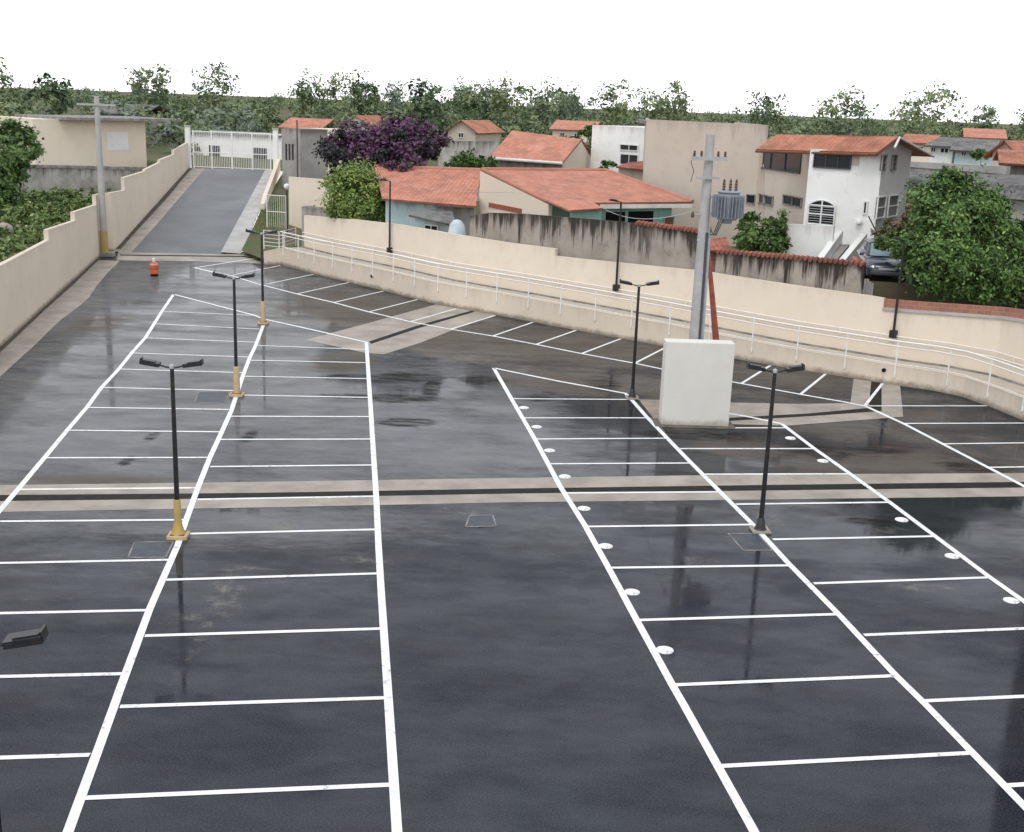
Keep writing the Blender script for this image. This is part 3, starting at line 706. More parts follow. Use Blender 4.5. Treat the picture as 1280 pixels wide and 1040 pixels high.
# low wall on the right of the driveway
kw = MB(); ks = [kr[3], lerp(kr[3], kr[2], .55), kr[2], lerp(kr[2], kr[1], .35)]
strip_wall(kw, [Vector((p.x + .1, p.y)) for p in ks][::-1], [Vector((p.x + .4, p.y + .1)) for p in ks][::-1], [p.z - .3 for p in ks][::-1], [p.z + h for p, h in zip(ks, (1.15, .9, .75, .5))][::-1])
tag(kw.build('kerb_wall', M['cream'], origin=(kr[2].x, kr[2].y, kr[2].z)), 'low cream wall running down the right edge of the driveway', 'wall')

# ------------------------------------------------------------------ lamps
def twin_lamp(sleeve, label):
    t = thing('lamp_post', (0, 0, 0), label, 'lamp post', 'twin headed lamp posts in the parking bays')
    H = 4.05
    MB().tube([(0, 0, 0), (0, 0, 1.2), (0, 0, H)], [.062, .058, .045], 14).build('pole', M['black'], t, True)
    if sleeve:
        b = MB(); m = M[sleeve]
        if sleeve == 'yellow': b.lathe([(.19, .08), (.15, .14), (.095, .34), (.085, .45), (.082, .92), (.072, .94)], k=18)
        else: b.lathe([(.125, .08), (.12, .3), (.10, 1.0), (.08, 1.04)], k=18)
        b.build('sleeve', m, t, True)
        MB().box((0, 0, .05), (.46, .42, .10)).build('footing', M['beige'], t, bevel=.02)
        MB().box((0, 0, .11), (.32, .32, .02)).build('base_plate', M['rust'], t)
    else:
        MB().lathe([(.16, .06), (.13, .10), (.085, .34), (.065, .36)], k=16).build('base_sleeve', M['black'], t, True)
        MB().box((0, 0, .03), (.46, .46, .06)).build('footing', M['concrete'], t, bevel=.015)
        for sx in (-1, 1):
            for sy in (-1, 1): MB().lathe([(.02, .06), (.02, .09)], (sx * .17, sy * .17, 0), 8).build('anchor_bolt', M['steel'], t)
    MB().lathe([(.055, H - .03), (.06, H), (.05, H + .05), (.01, H + .07)], k=12).build('pole_cap', M['steel'], t, True)
    for s in (-1, 1):
        MB().tube([(0, 0, H - .02), (s * .12, 0, H + .0), (s * .30, 0, H + .05)], .02, 8).build('arm', M['black'], t, True)
        b = MB(); a = R(9) * s; c = Vector((s * .47, 0, H + .085)); Rm = Matrix.Translation(c) @ Matrix.Rotation(-a, 4, 'Y')
        b.box((0, 0, 0), (.42, .24, .085), M4=Rm); b.box((s * .03, 0, .045), (.28, .16, .03), M4=Rm)
        b.box((s * .205, 0, .03), (.03, .2, .12), M4=Rm)
        hd = b.build('lamp_head', M['black'], t)
        b = MB(); b.box((0, 0, -.038), (.34, .17, .008), M4=Rm); b.build('lens', M['lens'], hd)
    return t
yaw = -.1426
def put(o, p, label=None, rz=None):
    o.location = (p[0], p[1], 0); o.rotation_euler = (0, 0, yaw * -1 if rz is None else rz)
    if label: o['label'] = label
put(twin_lamp('yellow', 'black twin headed lamp post with a yellow sleeve at its foot'), G(223, 672), rz=.06)
lb = twin_lamp('beige', 'nearer black twin headed lamp post with a thick beige sleeve'); put(lb, G(296, 495), rz=.02)
lc = copy_tree(lb); put(lc, G(329, 405), 'farther black twin headed lamp post with a thick beige sleeve near the driveway', rz=.02)
ld = twin_lamp(None, 'black twin headed lamp post just left of the white block'); put(ld, G(790, 498), rz=.04)
le = copy_tree(ld); put(le, G(950, 664), 'black twin headed lamp post nearest on the right, in front of the white block', rz=.06)
lf = copy_tree(lb); put(lf, (-5.72, 11.87), 'lamp post at the left edge with only its head in the photo', rz=.12)
# posts on the boundary wall
def wall_lamp(px, ytop, ybot, label, flip=1):
    s = bpx(px); p = bat(s, off(BASE, 1.40)); zb = Hz(p, ybot); zt = Hz(p, ytop)
    t = thing('wall_lamp_post', (p.x, p.y, zb), label, 'lamp post', 'single headed lamp posts on the boundary wall')
    MB().tube([(p.x, p.y, zb), (p.x, p.y, zt)], [.055, .045], 10).build('pole', M['black'], t, True)
    MB().box((p.x, p.y, zb + .05), (.26, .22, .30), .6).build('bracket', M['black'], t, bevel=.01)
    MB().tube([(p.x, p.y, zt - .03), (p.x - .18 * flip, p.y - .12, zt + .03)], .02, 8).build('arm', M['black'], t, True)
    Rm = Matrix.Translation((p.x - .36 * flip, p.y - .2, zt + .05)) @ Matrix.Rotation(R(30) * flip, 4, 'Z') @ Matrix.Rotation(R(8) * flip, 4, 'Y')
    b = MB(); b.box((0, 0, 0), (.40, .2, .07), M4=Rm); b.box((0, 0, .045), (.26, .14, .03), M4=Rm); hd = b.build('lamp_head', M['black'], t)
    b = MB(); b.box((0, 0, -.038), (.32, .15, .008), M4=Rm); b.build('lens', M['lens'], hd)
wall_lamp(491, 226, 314, 'slim black lamp post on the cream wall beside the round yellow green tree')
wall_lamp(771, 252, 361, 'slim black lamp post on the cream wall in front of the green house', 1)
wall_lamp(1117, 300, 419, 'slim black lamp post on the cream wall in front of the parked car')
# globe lamp by the pedestrian gate
p = D(359, 285, 79.5); t = thing('globe_lamp', p, 'thin post lamp with a white globe beside the pedestrian gate', 'lamp post')
MB().tube([p - Vector((0, 0, .3)), (p.x, p.y, Hz(p, 238))], .05, 8).build('pole', M['black'], t, True)
z = Hz(p, 233); MB().lathe([(.05, -.2), (.17, -.1), (.2, 0), (.16, .12), (.05, .19)], (p.x, p.y, z), 14).build('globe', M['wframe'], t, True)

# ------------------------------------------------------------------ white block with the transformer pole
b0, b1 = G(826, 531.5), G(910.5, 534); e = (b1 - b0); e.z = 0; Wb = e.length; e.normalize(); nb = Vector((-e.y, e.x, 0)); dp = .62
t = thing('pole_guard', (b0 + b1) / 2, 'big off white rendered block standing round the foot of the transformer pole', 'block wall')
ring = lambda z, g=0: [tuple(q + Vector((0, 0, z))) for q in (b0 - e * g - nb * g, b1 + e * g - nb * g, b1 + e * g + nb * (dp + g), b0 - e * g + nb * (dp + g))]
zt = Hz((b0 + b1) / 2, 429.5)
o = MB().hexa(ring(-.02), ring(zt)).build('block', M['boxwhite'], t, bevel=.015)
MB().hexa(ring(zt + .001, .004), ring(zt + .022, -.01)).build('coping', M['boxwhite'], t, bevel=.008)
mb = MB(); mb.hexa(ring(0.003, .22), ring(.03, .18)); mb.build('footing', mottled('muddy concrete', (.15, .12, .095), (.09, .075, .062), 2.5, .6), t)
# pole
pb = Vector((6.13, 39.75, 0)); pt_ = D(893, 168, pb.y)
ph = pt_.z; t = thing('utility_pole', pb, 'tall pale concrete utility pole rising behind the white block', 'utility pole')
MB().tube([pb, (pb.x, pb.y, ph * .5), (pb.x, pb.y, ph)], [.235, .19, .145], 18).build('shaft', M['polecon'], t, True)
MB().tube([(pb.x + .25, pb.y - .06, 0), (pb.x + .20, pb.y - .06, Hz(pb, 285))], .055, 10).build('conduit', M['steel'], t, True)
MB().tube([(pb.x + .13, pb.y - .19, 0), (pb.x + .10, pb.y - .16, Hz(pb, 290))], .045, 8).build('conduit', M['plastic_dark'], t, True)
bands = MB()
for yy in (300, 340, 385): z = Hz(pb, yy); r_ = lerp(.235, .145, z / ph) + .012; bands.lathe([(r_, z - .03), (r_, z + .03)], (pb.x, pb.y, 0), 16)
bands.build('clamp_bands', M['steel'], t)
zc = Hz(pb, 198)
ca = MB(); ca.box((pb.x, pb.y - .2, zc), (1.25, .10, .12), .3); ca.box((pb.x, pb.y - .2, Hz(pb, 222)), (.8, .08, .09), .3); ca.build('crossarm', M['polecon'], t)
for k, dx in enumerate((-.55, -.3, .3, .55)):
    c = (pb.x + dx * math.cos(.3), pb.y - .2 + dx * math.sin(.3), zc + .06)
    MB().lathe([(.02, 0), (.05, .03), (.03, .06), (.055, .09), (.03, .12), (.045, .15), (.015, .19)], c, 10).build('insulator', M['porc'], t, True)
ins = [(-.62, 205), (-.5, 213), (-.66, 221)]
MB().tube([(pb.x - .55, pb.y - .35, zc + .15), (pb.x - .62, pb.y - .35, zc - .15), (pb.x - .5, pb.y - .3, zc - .4), (pb.x - .58, pb.y - .3, zc - .75)], .012, 6).build('jumper_wire', M['plastic_dark'], t)
MB().tube([(pb.x - .16, pb.y - .1, Hz(pb, 268)), (pb.x - .42, pb.y - .2, Hz(pb, 268))], .02, 6).build('bracket', M['steel'], t)
MB().lathe([(.05, -.1), (.06, 0), (.03, .1)], (pb.x - .42, pb.y - .2, Hz(pb, 268)), 10).build('insulator', M['porc'], t, True)
# transformer
tc = D(910, 258, pb.y - .12); hw, hh = .47, .44
x = thing('transformer', tc, 'grey finned pole transformer hanging on the utility pole', 'transformer')
MB().lathe([(.30, -hh), (.36, -hh + .06), (.36, hh - .06), (.33, hh)], tc, 20).build('tank', M['trafo'], x, True)
fins = MB()
for k in range(26):
    a = 2 * math.pi * k / 26
    fins.box((tc.x + .44 * math.cos(a), tc.y + .44 * math.sin(a), tc.z), (.17, .018, hh * 1.62), a)
fins.build('cooling_fins', M['trafo'], x)
MB().lathe([(.38, hh), (.40, hh + .03), (.36, hh + .07), (.1, hh + .10)], tc, 20).build('lid', M['trafo'], x, True)
for dx, dy in ((-.2, -.1), (0, -.16), (.2, -.1)):
    MB().lathe([(.035, 0), (.06, .04), (.035, .08), (.06, .13), (.035, .17), (.055, .22), (.03, .26), (.045, .3), (.012, .38)], (tc.x + dx, tc.y + dy, tc.z + hh + .08), 10).build('bushing', M['porc'], x, True)
for dz in (-.25, .3): MB().box((tc.x - .42, tc.y + .1, tc.z + dz), (.32, .12, .08)).build('hanger', M['steel'], x)
MB().lathe([(.16, -.12), (.18, 0)], (tc.x, tc.y, tc.z - hh), 12).build('drain_boss', M['trafo'], x, True)
sv = MB()
for k in range(3): sv.tube([(tc.x - .3 + .06 * k, tc.y - .25, tc.z - hh), (tc.x - .45 + .05 * k, tc.y - .2, tc.z - hh - .5), (pb.x + .2, pb.y - .15, tc.z - hh - .25 - .12 * k)], .018, 6)
sv.build('cable_loops', M['plastic_dark'], x)
# service cables
def cable(p, q, sag, label):
    p, q = Vector(p), Vector(q); pts = []
    for k in range(15): f = k / 14; v = p.lerp(q, f); v.z -= sag * 4 * f * (1 - f); pts.append(v)
    tag(MB().tube(pts, .014, 5).build('service_cable', M['steel'], origin=p), label, 'cable')
cable((pb.x - .42, pb.y - .2, Hz(pb, 264)), D(757, 262, 60), .35, 'thin service cable from the transformer pole to the pale green house')
cable(D(468, 221, 69), D(642, 240, 63.5), .3, 'thin service cable crossing in front of the bright red roof')
# rusty prop
pa = Vector((pb.x + .42, pb.y + .35, 0)); a = D(899, 470, 42.5); bt = D(886, 322, 42.5)
tag(MB().tube([(a.x, a.y, a.z), (bt.x, bt.y, bt.z)], [.14, .075], 8).build('steel_prop', M['rust'], origin=a), 'rusty red slanting prop beside the utility pole above the white block', 'prop')

# left utility pole
pl = G(131, 320.5); t = thing('utility_pole', pl, 'pale concrete utility pole with yellow painted foot against the left wall', 'utility pole')
ph = Hz(pl, 120)
MB().tube([pl, (pl.x, pl.y, ph)], [.22, .15], 16).build('shaft', M['polecon'], t, True)
MB().lathe([(.238, .3), (.228, 1.55)], pl, 16).build('painted_band', M['yellow'], t, True)
MB().box((pl.x, pl.y, .14), (1.15, .6, .28), .1).build('footing', M['concrete'], t, bevel=.03)
MB().box((pl.x, pl.y - .15, ph - .5), (2.2, .1, .12), .4).build('crossarm', M['polecon'], t)

# orange barrel shaped barrier post
pc = G(193, 345); t = thing('traffic_barrel', pc, 'orange traffic barrel with a pale top standing near the driveway', 'traffic barrel')
MB().lathe([(.20, 0), (.22, .03), (.22, .08), (.15, .10)], pc, 20).build('base', M['tyre'], t, True)
MB().lathe([(.15, .09), (.225, .14), (.235, .35), (.22, .37), (.235, .4), (.23, .6), (.2, .72), (.09, .79)], pc, 20).build('body', M['orange'], t, True)
MB().lathe([(.233, .62), (.206, .71)], pc, 20).build('reflective_band', mottled('pale orange band', (.68, .36, .28), (.6, .3, .22), 5), t, True)
MB().lathe([(.085, .78), (.10, .84), (.09, .96), (.04, 1.0)], pc, 14).build('top_knob', M['fascia'], t, True)

# inspection covers
def cover(quad, label, grp=None, raised=False):
    g = [G(*q) for q in quad]; c = sum(g, Vector()) / 4
    mb = MB(); mb.hexa([(p.x, p.y, .002) for p in g], [(p.x, p.y, .012 if raised else .006) for p in g])
    o = tag(mb.build('inspection_cover', M['cover'], origin=(c.x, c.y, 0)), label, 'drain cover', grp)
    fr = MB()
    for i in range(4):
        a, b = g[i], g[(i + 1) % 4]; d = (b - a).normalized() * .02; s_ = Vector((-d.y, d.x, 0)) * .9
        fr.hexa([tuple(q + Vector((0, 0, .001))) for q in (a - s_ , b - s_, b + s_, a + s_)], [tuple(q + Vector((0, 0, .016 if raised else .0095))) for q in (a - s_, b - s_, b + s_, a + s_)])
    f = fr.build('frame', M['coping'], None, origin=(c.x, c.y, 0)); f.parent = o; f.location = (0, 0, 0)
cover([(160, 697), (168, 678), (217, 677), (207, 697)], 'square inspection cover beside the foot of the yellow sleeved lamp post')
cover([(243, 503), (249, 490), (287, 490), (281, 504)], 'faint inspection cover beside the nearer beige sleeved lamp post')
cover([(910, 667), (947, 667), (966, 688), (929, 688)], 'inspection cover beside the foot of the lamp post nearest on the right')
cover([(582, 659), (587, 645), (616, 644), (620, 658)], 'bluish steel cover in the middle aisle just below the drain channel', None, True)

# white domed studs
sd = MB(); sd.lathe([(.17, 0), (.168, .015), (.13, .032), (.07, .042), (.01, .044)], k=22)
proto = None
left = [(655, 510), (671, 534), (687, 563.5), (706, 596), (730, 636), (757, 683), (790, 740.5), (831, 813)]
right_ = [(988, 548), (1028.5, 576.5), (1127, 650), (1190, 695.5), (1264, 751)]
near = ['farthest', 'second farthest', 'third farthest', 'fourth farthest', 'fourth nearest', 'third nearest', 'second nearest', 'nearest']
for i, (x, y) in enumerate(left + right_):
    lab = '%s white domed stud in the left row of studs' % near[i] if i < 8 else '%s white domed stud in the right row of studs' % ['farthest', 'second farthest', 'middle', 'second nearest', 'nearest'][i - 8]
    if proto is None: proto = sd.build('parking_stud', M['line'], None, True); o = proto
    else: o = proto.copy(); COL.objects.link(o)
    p = G(x, y); o.location = (p.x, p.y, .001); tag(o, lab, 'parking stud', 'white domed studs marking the parking bays')

# ------------------------------------------------------------------ houses behind the boundary wall
def wallquad(mb, a, b, z0, za, zb, th=.2):              # wall panel between plan points, outer face a-b
    n_ = Vector((b.y - a.y, a.x - b.x)).normalized() * -th
    strip_wall(mb, [Vector((a.x, a.y)), Vector((b.x, b.y))], [Vector((a.x, a.y)) + n_, Vector((b.x, b.y)) + n_], [z0, z0], [za, zb])
def panel(parent, name, m, a, b, z0, z1, proud=.02, th=.06):  # thin box on the wall face a-b
    d = Vector((b.y - a.y, a.x - b.x, 0)).normalized(); mb = MB(); A_ = Vector((a.x, a.y, 0)); B_ = Vector((b.x, b.y, 0))
    q = [A_ + d * proud, B_ + d * proud, B_ - d * th, A_ - d * th]
    mb.hexa([(p.x, p.y, z0) for p in q], [(p.x, p.y, z1) for p in q]); return mb.build(name, m, parent)
def onface(a, b, px, py):                               # sighting on the vertical face through a, b
    nn = Vector((b.y - a.y, a.x - b.x, 0)); d = ray(px, py); return EYE + d * (nn.dot(Vector((a.x, a.y, 0)) - EYE) / nn.dot(d))
def opening(parent, a, b, x0, y0, x1, y1, name='window', m='glass', frame=True, bars=(1, 0), proud=.03, fm='wframe', sill=True):
    p, q = onface(a, b, x0, (y0 + y1) / 2), onface(a, b, x1, (y0 + y1) / 2); z1, z0 = onface(a, b, (x0 + x1) / 2, y0).z, onface(a, b, (x0 + x1) / 2, y1).z
    g = panel(parent, name, M[m], p, q, z0, z1, proud, .02)
    if frame:
        d = Vector((b.y - a.y, a.x - b.x, 0)).normalized(); t_ = (q - p); t_.z = 0; L = t_.length; t_.normalize(); w = .055
        mb = MB(); ang = math.atan2(t_.y, t_.x); mid = (p + q) / 2 + d * (proud + .03)
        for z in (z0, z1): mb.box((mid.x, mid.y, z), (L + w, .07, w), ang)
        for f in [0, 1] + [(k + 1) / (bars[0] + 1) for k in range(bars[0])]:
            c = p + t_ * L * f + d * (proud + .031); mb.box((c.x, c.y, (z0 + z1) / 2), (w * (1 if f in (0, 1) else .7), .066, z1 - z0 - w), ang)
        for k in range(bars[1]):
            z = lerp(z0, z1, (k + 1) / (bars[1] + 1)); mb.box((mid.x, mid.y, z), (L - w, .06, w * .7), ang)
        fo = mb.build('frame', M[fm], None, origin=parent_loc(parent)); fo.parent = g; fo.location = (0, 0, 0)
    return g
def P2(v): return Vector((v.x, v.y))

# house with long pale red roof, green front
R0, R1 = D(602, 213, 68), D(758, 212, 72); E0, E1 = D(688, 256, 61), D(866, 250, 65.4)
ez = (E0.z + E1.z) / 2; rz = (R0.z + R1.z) / 2; E0.z = E1.z = ez; R0.z = R1.z = rz
edir = (R1 - R0).normalized(); ndir = (E0 - R0); run = ndir.length
B1 = Vector((2 * R1.x - E0.x - (R1 - R0).x + 2.4, 2 * R1.y - E0.y - (R1 - R0).y + 3.5, ez)); B0 = Vector((2 * R0.x - E0.x, 2 * R0.y - E0.y, ez))
B1 = E1 + (B0 - E0)
h2 = thing('house', (4.5, 68, 2), 'house with a wide faded red tiled hip roof and pale green front', 'house', 'houses beyond the boundary wall')
rf = MB(); rf.slab([E0, E1, R1, R0], .12); rf.slab([E1, B1, R1], .12); rf.slab([B1, R0, R1], .12)
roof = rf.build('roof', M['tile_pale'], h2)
rd = MB(); rd.tube([R0, R1], .13, 8); rd.tube([R1, E1], .12, 8); rd.tube([R0 + Vector((.05, 0, .0)), E0], .10, 8); rd.build('ridge_tiles', M['tile'], h2)
inw = (R0 - E0).normalized(); 
f0 = E0 + inw * .5 + edir * .15; f1 = E1 + inw * .5 - edir * 1.0
w = MB(); wallquad(w, f0, f1, 1.0, ez - .08, ez - .08); wallquad(w, f1, B1 - edir * 1.0 , 1.0, ez - .08, ez - .08); w.build('front_wall', M['greenwall'], h2)
w = MB(); g0, g1 = E0 - edir * -.06, R0
n_ = -edir * .2
gm = [Vector((E0.x, E0.y, 1.2)), Vector((R0.x, R0.y, 1.2)), Vector((R0.x, R0.y, rz - .10)), Vector((E0.x, E0.y, ez - .10))]
w.hexa([p + edir * .12 for p in gm], [p - edir * .10 for p in gm]); w.uv = {}
w.build('gable_wall', M['white_wall'] if False else M['cream'], h2)
fa = MB(); fa.hexa([tuple(p - Vector((0, 0, .32))) for p in (E0 + edir * 3.0, E1, E1 + inw * .06, E0 + edir * 3.0 + inw * .06)], [tuple(p - Vector((0, 0, .11))) for p in (E0 + edir * 3.0, E1, E1 + inw * .06, E0 + edir * 3.0 + inw * .06)]); fa.build('fascia', M['fascia'], h2)
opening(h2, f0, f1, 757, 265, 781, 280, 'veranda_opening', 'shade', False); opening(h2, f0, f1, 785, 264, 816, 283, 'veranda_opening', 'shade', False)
opening(h2, f0, f1, 829, 271, 841, 288, 'door', 'wood', True, (0, 0), fm='greenwall')
pr = MB(); pr.slab([D(712, 263, 58.8), D(754, 260, 60.2), D(731, 246.5, 62.3), D(683, 250.5, 60.8)], .1); pr.build('porch_roof', M['tile'], h2)
w = MB(); wallquad(w, D(716, 266, 59.2), D(752, 264, 60.4), 1.2, D(716, 264, 59.2).z, D(752, 262.5, 60.4).z); w.build('porch_wall', M['greenwall'], h2)
opening(h2, E0 - edir * .12, R0 - edir * .12, 652, 257, 611, 263, 'vent', 'rust', False, proud=.05)

# house with light red roof left of it, blue walls
q = [D(478, 248, 67.4), D(595, 257.5, 66.4), D(601, 212.5, 73), D(468, 208, 74.5)]
h1 = thing('house', (-4, 66, 2), 'low house with a bright red tiled roof and pale blue wall beside the round tree', 'house', 'houses beyond the boundary wall')
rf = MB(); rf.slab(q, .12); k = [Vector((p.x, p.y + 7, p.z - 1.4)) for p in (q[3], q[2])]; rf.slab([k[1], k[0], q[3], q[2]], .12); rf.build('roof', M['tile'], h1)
MB().tube([q[3], q[2]], .12, 8).build('ridge_tiles', M['tile'], h1)
a, b = D(482, 255, 68.2), D(593, 262, 67.2); w = MB(); wallquad(w, a, b, 1.0, q[0].z - .1, q[1].z - .1); wallquad(w, Vector((a.x, a.y + 9, 0)), a, 1.0, q[0].z - .1, q[0].z - .1); w.build('wall', M['bluewall'], h1)
panel(h1, 'bare_patch', M['greywall'], onface(a, b, 546, 262), onface(a, b, 593, 262), 1.2, q[1].z - .2, .03)
# lean-to in front of it
lt = thing('shed', D(548, 290, 64.8), 'small shed with a dark grey sagging roof and white barred window', 'shed')
rf = MB(); rq = [D(511, 268.5, 64.6), D(571, 282, 63.4), D(565, 263.5, 66.4), D(535, 261, 66.8)]; rf.slab(rq, .10); rf.build('roof', M['fibro'], lt)
a, b = D(519, 283, 65), D(570, 288, 64.2); w = MB(); wallquad(w, a, b, .8, rq[0].z - .05, rq[1].z - .12); w.build('wall', M['bluewall'], lt)
opening(lt, a, b, 531, 281.5, 547.5, 295, 'window', 'glass', True, (1, 1))
tk = thing('water_tank', D(571, 296, 62.3), 'pale bluish water tank on the ground beside the shed', 'water tank')
c = D(571, 296, 62.3); MB().lathe([(.42, 0), (.5, .1), (.38, .75), (.2, .95), (.05, 1.0)], (c.x, c.y, c.z - .1), 16).build('tank', mottled('pale blue plastic', (.5, .57, .62), (.42, .48, .52), 3), tk, True)

# house further back, mid
h3 = thing('house', D(680, 215, 88), 'farther house with pale red roof and cream gable above the wide roof', 'house', 'houses beyond the boundary wall')
q = [D(612, 196.5, 85), D(703, 203, 83), D(727, 174, 88), D(640, 163, 90)]
rf = MB(); rf.slab(q, .12); bk_ = D(748, 200, 93); rf.slab([Vector((q[0].x + 6, q[0].y + 10.5, q[0].z)), Vector((bk_.x, bk_.y, q[1].z)), q[2], q[3]][::-1], .12); rf.build('roof', M['tile_pale'], h3)
ga = D(702, 206, 83.6); gm_ = Vector((q[2].x, q[2].y, 0)); gb = D(740, 200, 92)
w = MB(); w.hexa([(ga.x, ga.y, 3), (gm_.x, gm_.y + .1, 3), (gb.x, gb.y, 3), (gb.x, gb.y, q[1].z - .1), (gm_.x, gm_.y + .1, q[2].z - .15), (ga.x, ga.y, q[1].z - .12)], [(p[0] - .2, p[1] + .1, p[2]) for p in [(ga.x, ga.y, 3), (gm_.x, gm_.y + .1, 3), (gb.x, gb.y, 3), (gb.x, gb.y, q[1].z - .1), (gm_.x, gm_.y + .1, q[2].z - .15), (ga.x, ga.y, q[1].z - .12)]]); w.uv = {}; w.build('gable_wall', M['cream'], h3)
w = MB(); wallquad(w, D(618, 203, 85.6), ga, 3, q[0].z - .12, q[1].z - .12); w.build('wall', M['greywall'], h3)
MB().tube([q[0] + Vector((0, -.08, -.06)), q[1] + Vector((0, -.08, -.06))], .1, 8).build('gutter', M['fascia'], h3)
# white building with blue glass
h3b = thing('building', D(775, 215, 90), 'white building with tall bluish windows between the beige building and farther gable', 'building')
a, b = D(738, 205, 90), D(806, 205, 86); zt_ = D(775, 158, 88).z
w = MB(); wallquad(w, a, b, 3, zt_, zt_, 6.0); w.build('wall', M['white_wall'], h3b)
opening(h3b, a, b, 776, 181, 798, 188, 'window', 'glass', True, (1, 0)); opening(h3b, a, b, 776, 193, 798, 206, 'window', 'glass', True, (1, 0))
sh = thing('shed', D(785, 215, 80), 'small dark red shed roof below the bluish windows', 'shed')
MB().slab([D(770, 208, 79), D(806, 212, 78), D(806, 201, 82), D(785, 203, 82)], .1).build('roof', M['tile_dark'], sh); w = MB(); wallquad(w, D(773, 214, 79.5), D(806, 214, 78.5), 3, D(773, 209, 79.5).z, D(806, 212, 78.5).z); w.build('wall', M['beige_wall'], sh)

# large beige building
h4 = thing('building', D(870, 300, 63), 'large plain beige rendered building behind the utility pole', 'building', 'two storey buildings behind the streaked wall')
a, b = D(800, 290, 74), D(946, 290, 66.5); b2 = D(1007, 290, 60.2); zt_ = D(870, 152, 71).z
w = MB(); wallquad(w, a, b, 1.5, zt_, zt_); wallquad(w, Vector((a.x + .8, a.y + 9, 0)), a, 1.5, zt_, zt_); wallquad(w, b, b2, 1.5, D(975, 184, 62).z, D(975, 184, 62).z); w.build('wall', M['beige_wall'], h4)
# parapet and flat roof
w = MB(); w.hexa([(a.x + .2, a.y + .2, zt_ - .3), (b.x, b.y + .2, zt_ - .3), (b.x, b.y + 9, zt_ - .3), (a.x + .2, a.y + 9, zt_ - .3)], [(a.x + .2, a.y + .2, zt_ - .1), (b.x, b.y + .2, zt_ - .1), (b.x, b.y + 9, zt_ - .1), (a.x + .2, a.y + 9, zt_ - .1)]); w.build('roof_slab', M['greywall'], h4)
w = MB(); wallquad(w, b, Vector((b.x, b.y + 9, 0)), 1.5, zt_, zt_); w.build('side_wall', M['beige_wall'], h4)
opening(h4, b, b2, 947, 188, 1002, 213, 'veranda_opening', 'glass', True, (2, 0), fm='plastic_dark')
opening(h4, a, b, 934, 243.5, 945, 254, 'window', 'glass', True, (0, 0), fm='greywall'); opening(h4, b, b2, 948, 244, 967, 255, 'window', 'glass', True, (1, 0), fm='greywall'); opening(h4, b, b2, 980, 245.5, 1003, 257, 'window', 'glass', True, (1, 0), fm='greywall')
MB().tube([onface(b, b2, 954, 205) + Vector((0, -.12, 0)), onface(b, b2, 954, 285) + Vector((0, -.12, 0))], .04, 8).build('downpipe', M['polecon'], h4)
# crumbled brick lean-to at its foot
ld_ = thing('shed', D(900, 312, 58), 'broken red lean-to roof just right of the utility pole', 'shed')
MB().slab([D(888, 313, 57), D(915, 312, 57), D(908, 296, 59), D(888, 299, 59)], .1).build('roof', M['tile_dark'], ld_)
w = MB(); wallquad(w, D(888, 318, 57.4), D(914, 318, 57.2), 2, D(888, 314, 57.4).z, D(914, 313, 57.2).z); w.build('wall', M['brick'], ld_)

# white two storey house
h5 = thing('house', D(1060, 300, 56), 'white two storey house with red roof, arched window and front gable', 'house', 'two storey buildings behind the streaked wall')
a, b = D(1003, 290, 58.5), D(1093, 290, 56.5); c = D(1128, 290, 60); z1 = D(1050, 188, 57.5).z
w = MB(); wallquad(w, a, b, 1.5, z1, z1); wallquad(w, Vector((a.x * 1.13, a.y * 1.13, 0)), a, 1.5, z1, z1); w.build('front_wall', M['white_wall'], h5)
ap = onface(b, c, 1111, 173); zg = onface(b, c, 1097, 186).z; zg2 = onface(b, c, 1128, 188).z
w = MB(); d_ = Vector((b.y - c.y, c.x - b.x, 0)).normalized() * .2
poly = [(b.x, b.y, 1.5), (c.x, c.y, 1.5), (c.x, c.y, zg2), (ap.x, ap.y, ap.z), (b.x, b.y, zg)]
w.hexa(poly, [(p[0] + d_.x, p[1] + d_.y, p[2]) for p in poly]); w.uv = {}
u0 = Vector((b.x, b.y, 0))
w.uv[1] = None; w.uv = {}
w.build('gable_wall', M['white_wall'], h5)
gn = Vector((c.y - b.y, b.x - c.x, 0)).normalized()      # towards the viewer
if gn.y > 0: gn = -gn
# gable roof slopes with overhang
e0, e1 = D(945, 186.5, 60.9), D(1096.5, 190.5, 56.0); back = (e0 - e1).normalized() * 9.2
def rake(p, q, m, nm):
    p, q = Vector(p), Vector(q); MB().slab([p + gn * .45, p + back * .3, q + back * .3, q + gn * .45], .12).build(nm, m, h5)
el, er = Vector((b.x, b.y, zg)) + (Vector((b.x, b.y, zg)) - ap) * .25, Vector((c.x, c.y, zg2)) + (Vector((c.x, c.y, zg2)) - ap) * .55
rake(er + Vector((0, 0, .1)), ap + Vector((0, 0, .12)), M['tile_old'], 'gable_roof')
for p, q in ((Vector((b.x, b.y, zg + .06)), ap + Vector((0, 0, .06))), (er, ap + Vector((0, 0, .06)))):
    MB().tube([p + gn * .5, q + gn * .5], .06, 6).build('barge_board', M['fascia'], h5)
